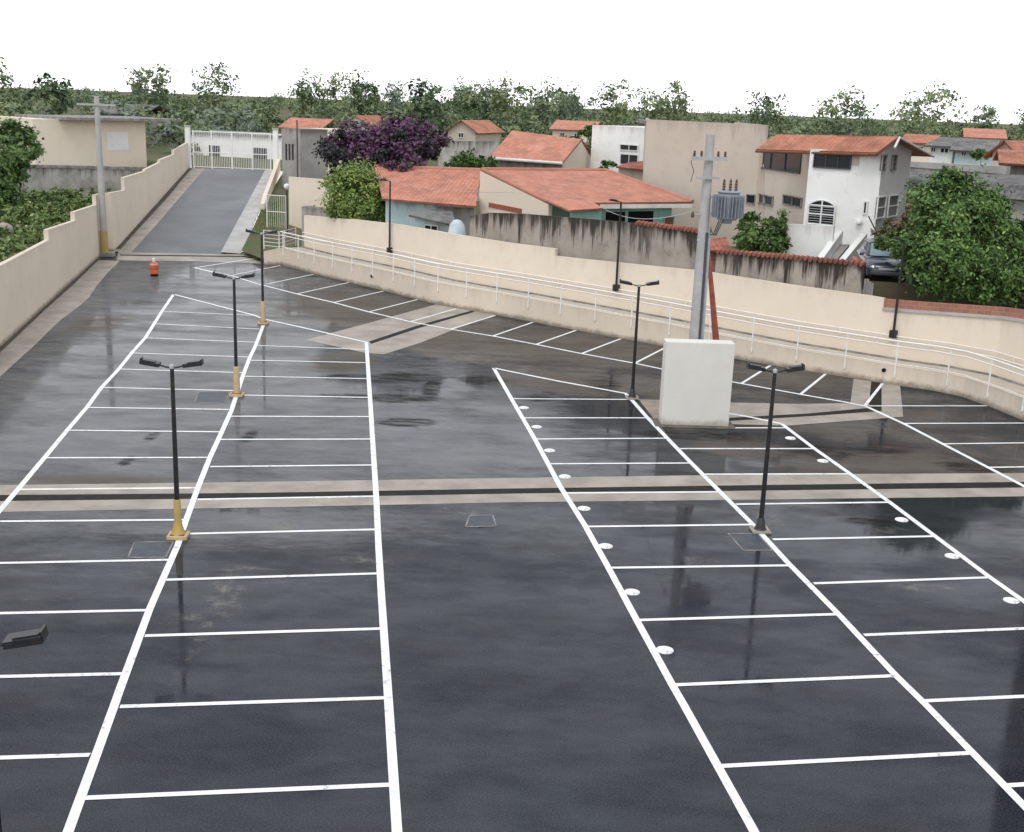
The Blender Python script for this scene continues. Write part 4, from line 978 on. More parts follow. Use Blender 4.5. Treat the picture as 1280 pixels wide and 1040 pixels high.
# front roof slope over both facades
r1 = ap + gn * .45 + Vector((0, 0, .12)); r0 = r1 + (e0 - e1)
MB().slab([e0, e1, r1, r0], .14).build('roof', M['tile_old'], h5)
MB().tube([e0 + Vector((0, -.02, -.1)), e1 + Vector((0, -.02, -.1))], .07, 8).build('eave_board', M['wood'], h5)
opening(h5, a, b, 1018, 192.5, 1064, 210, 'veranda_opening', 'glass', True, (2, 0), fm='plastic_dark')
opening(h5, a, b, 1065, 195, 1074, 207, 'shutter', 'beige_wall', False); opening(h5, b, c, 1101, 194, 1106, 213, 'window', 'glass', True, (0, 1), fm='greywall'); opening(h5, b, c, 1114, 194, 1119, 212, 'window', 'glass', True, (0, 1), fm='greywall')
opening(h5, b, c, 1095, 246, 1105, 272, 'window', 'glass', True, (0, 1)); opening(h5, b, c, 1109, 244, 1121, 270, 'window', 'glass', True, (0, 1)); opening(h5, a, b, 1080, 252, 1084, 267, 'window', 'glass', True, (0, 0))
# arched window
p, q = onface(a, b, 1011, 265), onface(a, b, 1044, 266); z0 = onface(a, b, 1028, 281).z; zs = onface(a, b, 1028, 257).z; za = onface(a, b, 1028, 250).z
dd = Vector((b.y - a.y, a.x - b.x, 0)).normalized()
if dd.y > 0: dd = -dd
arc = [p.lerp(q, k / 12) for k in range(13)]; arch = [(v.x, v.y, zs + (za - zs) * math.sin(math.pi * k / 12) ** .7) for k, v in enumerate(arc)]
ring_ = [(p.x, p.y, z0), (q.x, q.y, z0)] + arch[::-1]
aw = MB().hexa([tuple(Vector(v) + dd * .02) for v in ring_], [tuple(Vector(v) + dd * .05) for v in ring_]).build('arched_window', M['glass'], h5)
fr = MB(); o_ = dd * .085
fr.tube([Vector(v) + o_ for v in ring_ + ring_[:1]], .045, 6); mid = p.lerp(q, .5)
fr.tube([Vector((mid.x, mid.y, z0)) + o_, Vector((mid.x, mid.y, za)) + o_], .04, 6)
for f in (.55, 1.0): z = lerp(z0, zs, f); fr.tube([Vector((p.x, p.y, z)) + o_, Vector((q.x, q.y, z)) + o_], .035, 6)
for k in range(8): z = lerp(z0, zs, (k + .5) / 8); fr.tube([Vector((p.x, p.y, z)) + o_, Vector((q.x, q.y, z)) + o_], .009, 4)
f_ = fr.build('frame', M['wframe'], None, origin=parent_loc(h5)); f_.parent = aw; f_.location = (0, 0, 0)
# porch parapet and stair walls in front
a2, b2_ = D(985, 295, 55.5), D(1041, 297, 54.6)
w = MB(); wallquad(w, a2, b2_, 1.8, D(985, 280, 55.5).z, D(1041, 283, 54.6).z); w.build('porch_parapet', M['white_wall'], h5)
for x0, y0, x1, y1 in ((1040, 288, 1018, 326), (1070, 292, 1042, 332)):
    p, q = D(x0 + 6, y0, 55.8), D(x1, y1, 52.6); n2 = Vector((.34, .12, 0)); dn = Vector((0, 0, 1.6))
    MB().hexa([p - dn, p + n2 - dn, q + n2 - dn, q - dn], [p, p + n2, q + n2, q]).build('stair_wall', M['white_wall'], h5)
p, q = D(1063, 296, 55.6), D(1030, 335, 52.6); n2 = Vector((.75, .2, 0)); MB().hexa([p - dn, p - n2 - dn, q - n2 - dn, q - dn], [p - Vector((0, 0, .35)), p - n2 - Vector((0, 0, .35)), q - n2 - Vector((0, 0, .35)), q - Vector((0, 0, .35))]).build('steps', M['greywall'], h5)
p = onface(a, b, 1073, 277); MB().lathe([(.05, -.14), (.14, -.08), (.16, 0), (.1, .12), (.02, .16)], (p.x, p.y - .15, p.z), 12).build('globe_light', M['wframe'], h5, True)
MB().tube([onface(b, c, 1083, 270) + gn * .1, onface(b, c, 1090, 285) + gn * .12, onface(b, c, 1096, 305) + gn * .2], .03, 6).build('hose_pipe', M['plastic_dark'], h5)
# red tiled porch bits and fence by the stairs
po = thing('shelter', D(1080, 325, 52), 'small red tiled shelter beside the white house stairs', 'shelter')
MB().slab([D(1064, 333, 51), D(1094, 334, 51), D(1090, 319, 53), D(1066, 320, 53)], .1).build('roof', M['tile_dark'], po)
for x in (1068, 1090): p = D(x, 332, 51.3); MB().tube([(p.x, p.y, 2), p], .06, 6).build('post', M['wood'], po)
pk = thing('picket_fence', D(1073, 360, 50), 'rough pale wooden picket fence left of the parked car', 'fence')
for k in range(8):
    p = D(1067 + k * 3.2, 366, 49.3 - .04 * k); zt_ = D(1067 + k * 3.2, 337 + k * 2.2 + random.uniform(-1, 2), 49.3).z
    MB().box((p.x, p.y, (zt_ + 2) / 2), (.09, .04, zt_ - 2), random.uniform(-.2, .2)).build('picket', M['conc_light'], pk)

# ------------------------------------------------------------------ background right
bgw = thing('building', D(1190, 230, 72), 'long grey shed building with pale coping behind the big tree', 'building')
a, b = D(1122, 215, 74), D(1256, 222, 68); w = MB(); wallquad(w, a, b, 2.5, D(1122, 203, 74).z, D(1256, 209, 68).z); w.build('wall', M['greywall'], bgw)
w = MB(); wallquad(w, a + Vector((0, -.08, 0)), b + Vector((0, -.08, 0)), D(1190, 206.5, 71).z - .28, D(1122, 201, 74).z, D(1256, 208, 68).z, .36); w.build('coping', M['conc_light'], bgw)
sb = thing('shed', D(1200, 250, 64), 'low shed with dark grey sheet roof behind the big tree', 'shed')
MB().slab([D(1118, 231, 64), D(1300, 238, 58.5), D(1300, 219, 66), D(1118, 215, 70.5)], .1).build('roof', M['fibro'], sb)
w = MB(); wallquad(w, D(1122, 245, 64.6), D(1300, 245, 59.2), 2.5, D(1122, 232, 64.6).z, D(1300, 239, 59.2).z); w.build('wall', M['white_wall'], sb)
MB().slab([D(1195, 243, 57.5), D(1305, 252, 55.5), D(1305, 233, 58), D(1230, 229, 59)], .08).build('lower_roof', M['fibro'], sb)
rb = thing('brick_shed', D(1137, 262, 62), 'small bare red brick shed between the white house and the big tree', 'shed')
a, b = D(1124, 255, 61.5), D(1155, 258, 60.5); w = MB(); wallquad(w, a, b, 2.5, D(1124, 233, 61.5).z, D(1155, 236, 60.5).z, 2.0); w.build('wall', M['brick'], rb)
MB().slab([D(1121, 235, 60.6), D(1158, 238, 59.6), D(1152, 222, 63), D(1121, 219, 63.4)], .1).build('roof', M['fibro'], rb)
def small_house(label, x0, x1, yb, ye, yr, Y, wm, rm, gable=True, dep=8, wins=()):
    a, b = D(x0, yb, Y), D(x1, yb, Y - 1.0); ze = D((x0 + x1) / 2, ye, Y).z; zr = D((x0 + x1) / 2, yr, Y).z
    t = thing('house', ((a.x + b.x) / 2, Y, 3), label, 'house', 'small houses on the far right')
    dv = (b - a); dv.z = 0; L = dv.length; dv.normalize(); bn = Vector((-dv.y, dv.x, 0))
    w = MB()
    A_, B_ = Vector((a.x, a.y, 0)), Vector((b.x, b.y, 0)); m = A_ + dv * L / 2
    if gable:
        poly = [A_ + Vector((0, 0, 2)), B_ + Vector((0, 0, 2)), B_ + Vector((0, 0, ze)), m + Vector((0, 0, zr)), A_ + Vector((0, 0, ze))]
        w.hexa(poly, [p + bn * dep for p in poly]); w.uv = {}; w.build('wall', wm, t)
        for s, p in ((-1, A_), (1, B_)):
            o_ = dv * s * .5; dz = (zr - ze) / (L / 2) * .5
            MB().slab([p + o_ + Vector((0, 0, ze - dz + .1)) - bn * .4, p + o_ + Vector((0, 0, ze - dz + .1)) + bn * (dep + .4), m + Vector((0, 0, zr + .1)) + bn * (dep + .4), m + Vector((0, 0, zr + .1)) - bn * .4], .1).build('roof', rm, t)
    else:
        w.hexa([p + Vector((0, 0, 2)) for p in (A_, B_, B_ + bn * dep, A_ + bn * dep)], [p + Vector((0, 0, ze)) for p in (A_, B_, B_ + bn * dep, A_ + bn * dep)]); w.build('wall', wm, t)
        MB().slab([A_ - bn * .5 - dv * .4 + Vector((0, 0, ze)), B_ - bn * .5 + dv * .4 + Vector((0, 0, ze)), B_ + bn * dep * .5 + dv * .4 + Vector((0, 0, zr)), A_ + bn * dep * .5 - dv * .4 + Vector((0, 0, zr))], .12).build('roof', rm, t)
        MB().slab([B_ + bn * dep * .5 + dv * .4 + Vector((0, 0, zr)), A_ + bn * dep * .5 - dv * .4 + Vector((0, 0, zr)), A_ + bn * (dep + .5) - dv * .4 + Vector((0, 0, ze)), B_ + bn * (dep + .5) + dv * .4 + Vector((0, 0, ze))][::-1], .12).build('roof', rm, t)
    for (u0_, v0_, u1_, v1_) in wins: opening(t, a, b, u0_, v0_, u1_, v1_, 'window', 'glass', True, (1, 0), proud=.04)
    return t
small_house('cream gabled house with red roof at the far right edge', 1238, 1268, 212, 190, 177, 78, M['cream'], M['tile_old'], True, 9)
small_house('low house with dark red roof in front of the cream gabled one', 1256, 1330, 215, 205, 190, 70, M['greywall'], M['tile_old'], False, 7)
small_house('pale bluish house with grey roof behind the long shed', 1192, 1236, 206, 188, 174, 92, M['bluewall'], M['fibro'], False, 8, ((1202, 189, 1208, 195), (1214, 190, 1220, 196)))
small_house('narrow white house with grey roof beside the white gable', 1160, 1189, 206, 182, 172, 96, M['white_wall'], M['fibro'], False, 8, ((1164, 184, 1170, 190), (1176, 185, 1186, 191)))

small_house('far cream house with red roof behind the white gabled house', 1126, 1160, 206, 178, 168, 112, M['cream'], M['tile_old'], False, 8, ((1132, 182, 1138, 188), (1148, 183, 1154, 189)))
small_house('far beige house with pale tiled roof behind the pale bluish house', 1206, 1250, 200, 172, 161, 122, M['beige_wall'], M['tile_pale'], False, 9, ((1214, 176, 1220, 182), (1230, 177, 1236, 183)))
small_house('far white house with red roof above the cream building by the purple tree', 352, 400, 180, 160, 148, 165, M['white_wall'], M['tile'], False, 9, ((362, 163, 367, 168), (380, 164, 385, 169)))
small_house('far beige gabled house with red roof above the grey wall behind the green bush', 560, 594, 182, 163, 151, 140, M['beige_wall'], M['tile_old'], True, 9, ((573, 166, 580, 172),))
small_house('far cream house with pale tiled roof left of the white building with bluish windows', 690, 738, 184, 162, 151, 150, M['cream'], M['tile_pale'], False, 9, ((700, 166, 706, 172), (718, 167, 724, 173)))
small_house('far grey house with grey roof above the left end of the cream building', 120, 176, 172, 142, 130, 150, M['greywall'], M['fibro'], False, 9, ((132, 147, 138, 153), (152, 148, 158, 154)))
small_house('far white gabled house beyond the right end of the vehicle gate', 428, 462, 178, 157, 145, 175, M['white_wall'], M['tile_old'], True, 9, ((440, 160, 446, 165),))
# ------------------------------------------------------------------ left side: old wall, cream building
ow = MB(); a, b = D(10, 250, 83), D(183, 250, 92)
strip_wall(ow, [P2(a), P2(D(110, 250, 88)), P2(b)], [P2(a) + Vector((0, .25)), P2(D(110, 250, 88)) + Vector((0, .25)), P2(b) + Vector((0, .25))], [1.5] * 3, [Hz(a, 206), Hz(D(110, 250, 88), 207.5), Hz(b, 210)])
o = tag(ow.build('old_wall', M['oldblock'], origin=(a.x, a.y, 1.5)), 'weathered grey block wall above the overgrown bank on the left', 'wall')
cp = MB(); strip_wall(cp, [P2(a) + Vector((0, -.08)), P2(b) + Vector((0, -.08))], [P2(a) + Vector((0, .34)), P2(b) + Vector((0, .34))], [Hz(a, 208.5), Hz(b, 212.5)], [Hz(a, 205), Hz(b, 209)]); c_ = cp.build('coping', M['coping'], None, origin=(a.x, a.y, 1.5)); c_.parent = o; c_.location = (0, 0, 0)
cb = thing('building', D(140, 215, 97), 'plain cream building above the old grey wall on the left', 'building')
a, b = D(45, 215, 94), D(184, 215, 102); zt_ = Hz(D(110, 215, 97), 150)
w = MB(); wallquad(w, a, b, 1.5, zt_, zt_, 7.0); w.build('wall', M['cream'], cb)
opening(cb, a, b, 134, 165, 160, 188, 'garage_door', 'wframe', False)
MB().box(((a.x + b.x) / 2 - .5, (a.y + b.y) / 2 + 3.5, zt_ + .1), ((b - a).length + .6, 7.6, .2), math.atan2(b.y - a.y, b.x - a.x)).build('roof_slab', M['coping'], cb)
# things right of the gate
gh = thing('gatehouse', D(372, 230, 104), 'grey barred entrance building right of the vehicle gate', 'gatehouse')
a, b = D(353, 215, 103), D(376, 217, 101.5); zt_ = Hz(a, 160)
w = MB(); wallquad(w, a, b, 2, zt_, zt_, 3.0); w.build('wall', M['greywall'], gh)
for x in (357, 361, 365): opening(gh, a, b, x, 180, x + 2, 200, 'barred_window', 'glass', False)
MB().tube([(D(372, 222, 100).x, 100, 2), (D(372, 222, 100).x, 100, Hz(D(372, 222, 100), 150))], .06, 8).build('pole', M['plastic_dark'], gh)
a, b = D(376, 195, 112), D(412, 195, 110); cbx = thing('building', (a.x, a.y, 3), 'cream building behind the purple flowering tree', 'building'); w = MB(); wallquad(w, a, b, 2, Hz(a, 160), Hz(b, 162), 6); w.build('wall', M['cream'], cbx)
opening(cbx, a, b, 384, 166, 394, 176, 'window', 'glass', True, (1, 0))
w = MB(); a, b, c = D(361, 245, 86), D(412, 252, 80.5), D(432, 258, 79)
strip_wall(w, [P2(a), P2(b), P2(c)], [P2(a) + Vector((.1, .25)), P2(b) + Vector((.1, .25)), P2(c) + Vector((.1, .25))], [.8] * 3, [Hz(a, 221), Hz(b, 225), Hz(c, 230)])
tag(w.build('garden_wall', M['cream'], origin=(a.x, a.y, .8)), 'short high cream wall left of the round yellow green tree', 'wall')
w = MB(); a, b = D(377, 268, 75), D(418, 273, 73); strip_wall(w, [P2(a), P2(b)], [P2(a) + Vector((.2, .8)), P2(b) + Vector((.2, .8))], [.8] * 2, [Hz(a, 258), Hz(b, 263)])
tag(w.build('concrete_block', M['greywall'], origin=(a.x, a.y, .8)), 'grey concrete block on the cream wall by the round tree', 'block')
# grey wall far behind (between purple tree and pale roof)
a, b = D(548, 200, 98), D(640, 200, 95); w = MB(); strip_wall(w, [P2(a), P2(b)], [P2(a) + Vector((0, .3)), P2(b) + Vector((0, .3))], [2, 2], [Hz(a, 176), Hz(b, 177)])
tag(w.build('old_wall', M['oldblock'], origin=(a.x, a.y, 2)), 'grey block wall behind the green bush above the red roof', 'wall')

# ------------------------------------------------------------------ tall apartment block just right of the frame (seen mirrored in the wet asphalt)
ab = thing('apartment_block', (28, 52, 0), 'tall shaded apartment block beyond the right edge, mirrored in the wet asphalt', 'apartment block')
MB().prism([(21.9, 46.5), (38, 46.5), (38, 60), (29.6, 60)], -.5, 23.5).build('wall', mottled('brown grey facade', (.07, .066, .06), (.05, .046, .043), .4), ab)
for fl in range(8):
    for k in range(5): MB().box((23.2 + k * 3.0, 46.48, 2.8 + fl * 2.8), (1.5, .1, 1.2)).build('window', M['glass'], ab)

# ------------------------------------------------------------------ parked car (nose towards the lot)
cp_ = D(1113, 350, 49.6); car = thing('parked_car', (cp_.x + .1, cp_.y + 2.0, cp_.z - .1), 'dark blue hatchback parked nose forward beneath the big tree', 'car')
cz = cp_.z - .1; ox, oy = cp_.x + .1, cp_.y + 2.0
def sect(y, w, z0, z1, tw=None):                        # cross-section ring of the car body
    tw = tw or w; return [(-w, y, z0), (-w * 1.02, y, (z0 + z1) / 2), (-tw, y, z1 - .05), (-tw * .9, y, z1), (0, y, z1 + .03), (tw * .9, y, z1), (tw, y, z1 - .05), (w * 1.02, y, (z0 + z1) / 2), (w, y, z0)]
def loft(rings_):
    mb = MB(); k = len(rings_[0])
    for r_ in rings_: mb.v += [(x + ox, y + oy, z + cz) for x, y, z in r_]
    for i in range(len(rings_) - 1):
        for j in range(k): j2 = (j + 1) % k; mb.f.append([i * k + j, i * k + j2, (i + 1) * k + j2, (i + 1) * k + j])
    mb.f.append(list(reversed(range(k)))); mb.f.append([(len(rings_) - 1) * k + j for j in range(k)]); return mb
body = loft([sect(-2.0, .66, .32, .58), sect(-1.92, .78, .24, .68), sect(-1.5, .82, .22, .82), sect(-.95, .83, .22, .92), sect(.2, .84, .22, .93), sect(1.5, .83, .22, .95), sect(1.9, .78, .26, .92), sect(1.97, .7, .34, .8)]).build('body', M['carpaint'], car, True)
loft([sect(-.72, .70, .92, .98), sect(-.15, .66, .9, 1.40, .56), sect(.3, .66, .9, 1.47, .57), sect(1.2, .66, .9, 1.44, .57), sect(1.75, .66, .9, 1.0, .6)]).build('cabin', M['glass'], car, True)
loft([sect(-.12, .58, 1.41, 1.45, .56), sect(.3, .60, 1.44, 1.50, .57), sect(1.2, .60, 1.42, 1.48, .57), sect(1.35, .58, 1.38, 1.42, .55)]).build('roof', M['carpaint'], car, True)
w = MB(); w.hexa([(ox - .62, oy - .98 + .02, cz + .955), (ox + .62, oy - .96, cz + .955), (ox + .5, oy - .22, cz + 1.405), (ox - .5, oy - .22, cz + 1.405)], [(ox - .62, oy - .99, cz + .975), (ox + .62, oy - .99, cz + .975), (ox + .5, oy - .24, cz + 1.425), (ox - .5, oy - .24, cz + 1.425)]); w.build('windscreen', M['cargl'], car)
for s in (-1, 1):
    MB().lathe([(.02, -.05), (.13, -.03), (.15, 0), (.12, .05), (.03, .07)], (ox + s * .55, oy - 1.86, cz + .60), 14).build('headlight', M['chrome'], car, True)
    MB().box((ox + s * .9, oy - .6, cz + .98), (.18, .1, .13)).build('mirror', M['carpaint'], car, bevel=.03)
MB().box((ox, oy - 1.99, cz + .36), (1.35, .12, .16)).build('bumper', M['plastic_dark'], car, bevel=.04); MB().box((ox, oy - 1.98, cz + .545), (.75, .05, .10)).build('grille', M['chrome'], car, bevel=.01)
for sx in (-1, 1):
    for sy in (-1.3, 1.25):
        wh = MB().tube([(ox + sx * .70, oy + sy, cz + .3), (ox + sx * .87, oy + sy, cz + .3)], .3, 20).build('wheel', M['tyre'], car, True)
        q = MB().tube([(ox + sx * .868, oy + sy, cz + .3), (ox + sx * .885, oy + sy, cz + .3)], .19, 16).build('rim', M['chrome'], None, True, origin=parent_loc(car)); q.parent = wh
car.rotation_euler = (0, 0, R(-8))
pk_ = MB(); pk_.prism([(ox - 1.0, oy - 2.0), (ox + 1.2, oy - 2.6), (ox + 3.4, oy - 3.6), (ox + 4.5, oy + 5), (ox - 1.0, oy + 5)], 1.2, cz - .01); struct(pk_, 'parking_pad', M['soil'])

# ------------------------------------------------------------------ vegetation
def leaf_mesh(mb, c, rad, nclump, nleaf, size, rnd, flat_=.9, shell=.55):
    for _ in range(nclump):
        while True:
            v = Vector((rnd.uniform(-1, 1), rnd.uniform(-1, 1), rnd.uniform(-1, 1)))
            L = v.length
            if shell < L < 1: break
        v = v * rnd.uniform(.84, 1.2)
        p = Vector((c[0] + v.x * rad[0], c[1] + v.y * rad[1], c[2] + v.z * rad[2])); cr = .17 * (rad[0] + rad[2]) * rnd.uniform(.7, 1.25)
        out = v.normalized()
        for _k in range(nleaf):
            q = p + Vector((rnd.gauss(0, .5), rnd.gauss(0, .5), rnd.gauss(0, .42))) * cr
            nrm = (out * .7 + Vector((rnd.gauss(0, .6), rnd.gauss(0, .6), rnd.gauss(.5, .6)))).normalized()
            a = nrm.orthogonal().normalized(); b = nrm.cross(a); th = rnd.uniform(0, 6.28); a, b = a * math.cos(th) + b * math.sin(th), b * math.cos(th) - a * math.sin(th)
            s = size * rnd.uniform(.6, 1.3); n0 = len(mb.v)
            mb.v += [tuple(q - a * s), tuple(q - b * s * .5 + nrm * s * .12), tuple(q + a * s), tuple(q + b * s * .5 + nrm * s * .12)]; mb.f.append([n0, n0 + 1, n0 + 2, n0 + 3])
def tree(name, base, blobs, label, cat, m, nclump, nleaf, size, trunk_r=.18, seed=1, group=None, limbs=True, extra=None, shell=.45):
    rnd = random.Random(seed); base = Vector(base); t = thing(name, base, label, cat, group)
    mb = MB()
    tot = sum(r[0] * r[2] for c, r in blobs)
    for c, r in blobs: leaf_mesh(mb, c, r, max(6, int(nclump * r[0] * r[2] / tot)), nleaf, size, rnd, shell=shell)
    mb.build('crown', m, t)
    tr = MB(); top = Vector(blobs[0][0]); fork = base.lerp(top, .45)
    tr.tube([base - Vector((0, 0, .3)), base.lerp(fork, .5) + Vector((.06, .03, 0)), fork], [trunk_r, trunk_r * .8, trunk_r * .65], 9)
    if limbs:
        for c, r in blobs: c = Vector(c); tr.tube([fork, fork.lerp(c, .5) + Vector((0, 0, .15)), c + Vector((0, 0, r[2] * .4))], [trunk_r * .5, trunk_r * .35, trunk_r * .12], 6)
    tr.build('trunk', M['bark'], t, True)
    if extra:
        m2, bl, nc, nl, sz, nm = extra; mb = MB()
        for c, r in bl: leaf_mesh(mb, c, r, nc, nl, sz, rnd, shell=.3)
        mb.build(nm, m2, t)
    return t
def B(px, py, Y, rx, rz=None, ry=None):                 # blob at a sighting, radii from image size
    k = Y / F_PX; c = D(px, py, Y); return (tuple(c), (rx * k, (ry or rx) * k, (rz or rx) * k))
Yt = 48.5
tree('leafy_tree', (D(1215, 380, 49).x, 49, 2.3), [B(1195, 268, Yt, 52, 40), B(1187, 238, Yt, 26, 22), B(1232, 275, Yt, 30, 30), B(1152, 314, Yt - .3, 26, 24), B(1180, 320, Yt - 1.2, 46, 36), B(1240, 325, Yt - .8, 48, 40), B(1280, 330, Yt, 34, 44), B(1128, 303, Yt + 1.2, 20, 12), B(1136, 316, Yt - 1.6, 18, 19), B(1100, 306, Yt + 1.5, 10, 6), B(1165, 345, Yt - 1.0, 24, 18), B(1215, 352, Yt - 1, 40, 20), B(1163, 262, Yt + .3, 18, 18), B(1300, 290, Yt + 1, 26, 26)],
     'big bushy dark green tree overhanging the brick wall on the right', 'tree', M['lf_right'], 760, 84, .098, .26, 11, shell=.3)
tree('shrub', (D(955, 320, 55).x, 55, 2.6), [B(936, 280, 55, 9, 17), B(968, 280, 55, 13, 14), B(940, 298, 54.8, 17, 14), B(962, 302, 54.6, 22, 14), B(976, 300, 55, 10, 14), B(933, 308, 55, 14, 8)], 'dark green shrub in front of the beige building', 'shrub', M['lf_dark'], 110, 42, .13, .08, 12, shell=.25)
tree('flowering_tree', (D(447, 275, 71).x, 71, 1.6), [B(447, 240, 71, 34, 31), B(430, 250, 70.6, 20, 21), B(467, 252, 70.6, 19, 22), B(440, 226, 71, 24, 17), B(462, 262, 70.3, 19, 13), B(425, 263, 70.6, 15, 11), B(448, 262, 70.2, 26, 13)], 'round yellow green tree on the bank beside the cream wall', 'tree', M['lf_yel'], 330, 60, .115, .14, 13, shell=.3)
tree('purple_tree', (D(480, 240, 77).x, 77, 2.4), [B(475, 185, 77, 40, 26), B(512, 198, 75, 26, 22), B(540, 182, 77, 24, 18), B(440, 178, 78, 30, 24), B(500, 165, 77, 36, 20), B(420, 190, 79, 18, 13), B(498, 215, 74, 26, 10)], 'purple flowering tree above the bright red roof', 'tree', M['lf_pur'], 230, 42, .17, .2, 14,
     extra=(M['lf_dim'], [B(425, 185, 76.5, 26, 18), B(530, 192, 75.5, 20, 14), B(480, 195, 75.8, 18, 16), B(437, 212, 76, 26, 8), B(505, 180, 75.5, 12, 14)], 18, 40, .15, 'dark_branches'), shell=.3)
tree('shrub', (D(590, 212, 80).x, 80, 3), [B(588, 201, 80, 20, 10), B(607, 204, 79.5, 14, 8), B(572, 205, 79.5, 14, 7)], 'light green shrub behind the ridge of the bright red roof', 'shrub', M['lf_mid'], 60, 36, .14, .06, 15)
tree('leafy_tree', (D(752, 195, 105).x, 105, 3), [B(748, 172, 105, 15, 12), B(738, 166, 106, 12, 9)], 'small far green tree above the cream gable', 'tree', M['lf_mid'], 40, 34, .2, .1, 16)
tree('shrub', (D(763, 214, 84).x, 84, 3), [B(760, 208, 82, 9, 5), B(757, 203, 82.5, 4, 4)], 'tiny shrub beside the tiled hip in front of the white building', 'shrub', M['lf_mid'], 14, 30, .13, .05, 17)
tree('shrub', (D(1227, 200, 80).x, 80, 4), [B(1227, 193, 80, 11, 6)], 'low green shrub in front of the pale bluish house', 'shrub', M['lf_mid'], 16, 30, .14, .05, 18)
tree('shrub', (D(1140, 290, 56).x, 56, 3), [B(1120, 283, 56, 20, 8), B(1145, 270, 57, 16, 10), B(1105, 292, 55, 16, 7)], 'scruffy pale shrubs on rubble below the red brick shed', 'shrub', foliage('scruffy leaves', (.08, .085, .04), (.2, .19, .11), (.26, .15, .11), .25), 60, 30, .12, .05, 19)
# overgrown bank at left
tree('leafy_tree', (D(5, 280, 72).x, 72, 2.4), [B(8, 205, 73, 24, 26), B(30, 188, 75, 24, 18), B(2, 250, 71, 20, 28), B(-20, 225, 72, 34, 50), B(15, 170, 76, 30, 18)], 'dark tree at the left edge beside the old grey wall', 'tree', M['lf_dark'], 200, 42, .17, .16, 20, shell=.3)
tree('shrub', (D(75, 275, 78).x, 78, 2.3), [B(62, 252, 79, 22, 11), B(85, 250, 79.5, 18, 11), B(72, 262, 77.5, 26, 10), B(97, 258, 78.5, 10, 9)], 'dense green shrub in front of the old grey wall', 'shrub', M['weeds'], 120, 40, .14, .07, 21, shell=.2)
tree('shrub', (D(40, 290, 66).x, 66, 2.3), [B(25, 268, 68, 22, 10), B(52, 276, 67, 22, 9), B(20, 300, 60, 26, 9), B(70, 272, 69.5, 22, 7), B(-10, 290, 62, 20, 14)], 'weedy green shrub along the top of the left wall', 'shrub', M['weeds'], 140, 40, .13, .07, 22, shell=.2)
rnd = random.Random(5); mb = MB()
for _ in range(2300):
    y = rnd.uniform(38, 84); p = lw(y); x = p.x - rnd.uniform(.5, 10); leaf_mesh(mb, (x, y, 2.5 + rnd.uniform(0, .5)), (.5, .5, .4), 1, 15, .15, rnd, shell=0)
tag(mb.build('undergrowth', M['weeds']), 'weedy undergrowth covering the bank behind the left wall', 'undergrowth', kind='stuff')
c = D(5, 288, 60); b = MB(); b.lathe([(.35, -.4), (.5, -.1), (.42, .2), (.2, .36), (.03, .4)], c, 9); tag(b.build('boulder', M['rock'], None, True, origin=c), 'pale grey boulder in the weeds behind the left wall', 'boulder')
# grass beside the driveway
mb = MB()
for _ in range(1500):
    t_ = rnd.random(); p = kr[0].lerp(kr[2], t_); x = p.x + .15 + rnd.random() * (2.0 - .9 * t_); y = p.y + rnd.uniform(-.6, .6); z = p.z + .05 + rnd.random() * .1; h = rnd.uniform(.08, .26); a = rnd.uniform(0, 6.28); w = .02
    n0 = len(mb.v); dx, dy = w * math.cos(a), w * math.sin(a); mb.v += [(x - dx, y - dy, z - .1), (x + dx, y + dy, z - .1), (x + dx * .3 + rnd.gauss(0, .05), y + dy * .3, z + h)]; mb.f.append([n0, n0 + 1, n0 + 2])
tag(mb.build('grass', M['grass']), 'rough green grass on the strip between driveway and walkway', 'grass', kind='stuff')
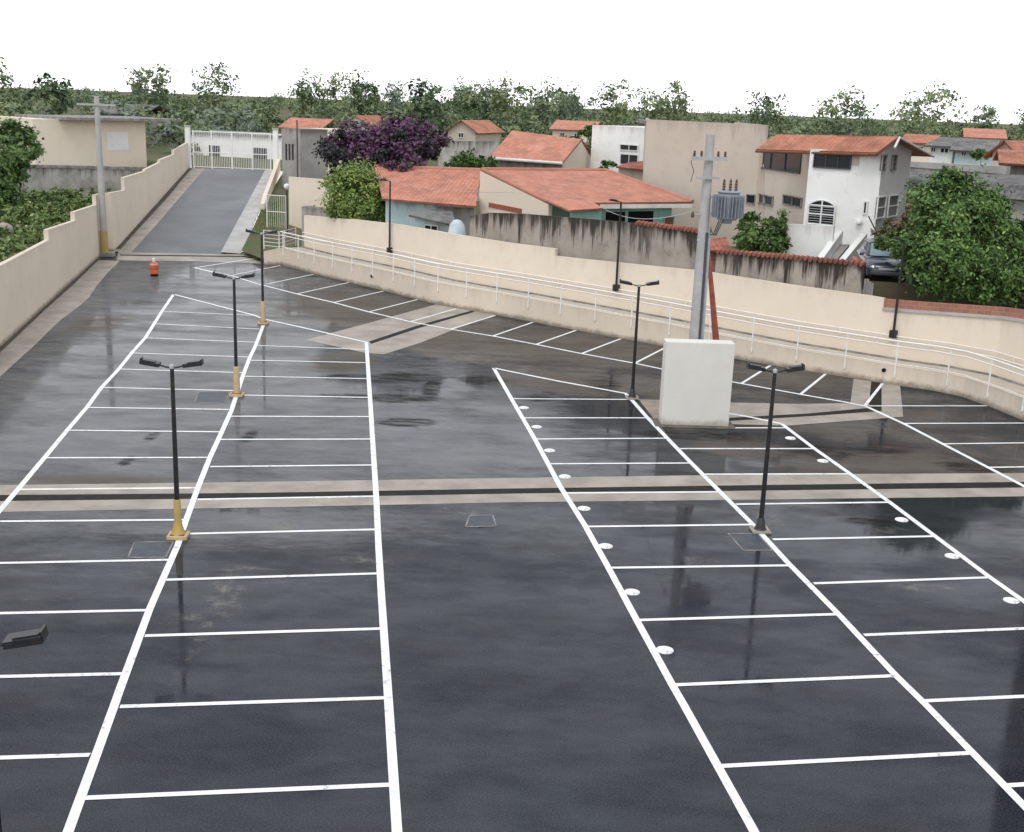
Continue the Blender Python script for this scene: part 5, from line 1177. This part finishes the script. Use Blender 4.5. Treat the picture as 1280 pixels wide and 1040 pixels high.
# far wood on the rising ground
mb = MB(); rnd = random.Random(9)
for _ in range(560):
    ang = rnd.uniform(-.62, .62); d = 135 + 340 * rnd.random() ** .8; x, y = d * math.sin(ang), d * math.cos(ang); z = 5.0 + (d - 100) * .006; r = rnd.choice((1.4, 2.0, 2.6, 3.2, 3.8)) * rnd.uniform(.8, 1.2)
    leaf_mesh(mb, (x, y, z + r * .1), (r * 1.4, r * 1.4, r * .8), int(5 + 4 * r), 26, .36, rnd, shell=.25)
for _ in range(34):
    ang = rnd.uniform(-.5, .5); d = rnd.uniform(150, 330); x, y = d * math.sin(ang), d * math.cos(ang); r = rnd.uniform(2.5, 4.2)
    leaf_mesh(mb, (x, y, 6.0 + d * .005 + r * .9), (r * rnd.uniform(.7, 1.3), r, r), 34, 30, .34, rnd, shell=.2)
tag(mb.build('far_wood', M['farwood']), 'distant tree covered slopes behind the houses', 'woodland', kind='stuff')

# ------------------------------------------------------------------ light
w = bpy.data.worlds.new('World'); scene.world = w; w.use_nodes = True
nt = w.node_tree; bg = nt.nodes['Background']; sky = nt.nodes.new('ShaderNodeTexSky'); sky.sky_type = 'NISHITA'; sky.sun_disc = False
SUN_EL, SUN_AZ = 58, 200
sky.sun_elevation = R(SUN_EL); sky.sun_rotation = R(SUN_AZ); sky.air_density = 1.0; sky.dust_density = 3.0
t = NT.__new__(NT); t.t = nt; t.b = None
gz = t.n('ShaderNodeSeparateXYZ'); t.put(gz.inputs[0], t.n('ShaderNodeTexCoord').outputs['Generated'])
cl = t.noise(t.coord('Generated'), 3.0, 6, .6)
k = t.math('MULTIPLY', t.rng(gz.outputs[2], -.05, .42, 17.4, 8.4, False), t.rng(cl, .3, .7, .9, 1.08))
cc = t.n('ShaderNodeCombineColor'); t.put(cc.inputs[0], t.math('MULTIPLY', k, t.rng(gz.outputs[2], .1, .6, .99, .93))); t.put(cc.inputs[1], k); t.put(cc.inputs[2], t.math('MULTIPLY', k, t.rng(gz.outputs[2], .1, .6, 1.02, 1.10)))
nt.links.new(t.mix(.90, sky.outputs[0], cc.outputs[0]), bg.inputs[0])
bg.inputs[1].default_value = .10
sl = bpy.data.lights.new('sun', 'SUN'); sl.energy = 1.0; sl.angle = R(25); sl.color = (1, .96, .9)
so = bpy.data.objects.new('sun', sl); COL.objects.link(so)
az = R(SUN_AZ); el = R(SUN_EL); sd_ = Vector((math.sin(az) * math.cos(el), math.cos(az) * math.cos(el), math.sin(el)))
so.rotation_euler = sd_.to_track_quat('Z', 'Y').to_euler()
scene.view_settings.view_transform = 'Standard'; scene.view_settings.look = 'None'; scene.view_settings.exposure = .42; scene.view_settings.gamma = 1
scene.cycles.use_denoising = True; scene.cycles.max_bounces = 6
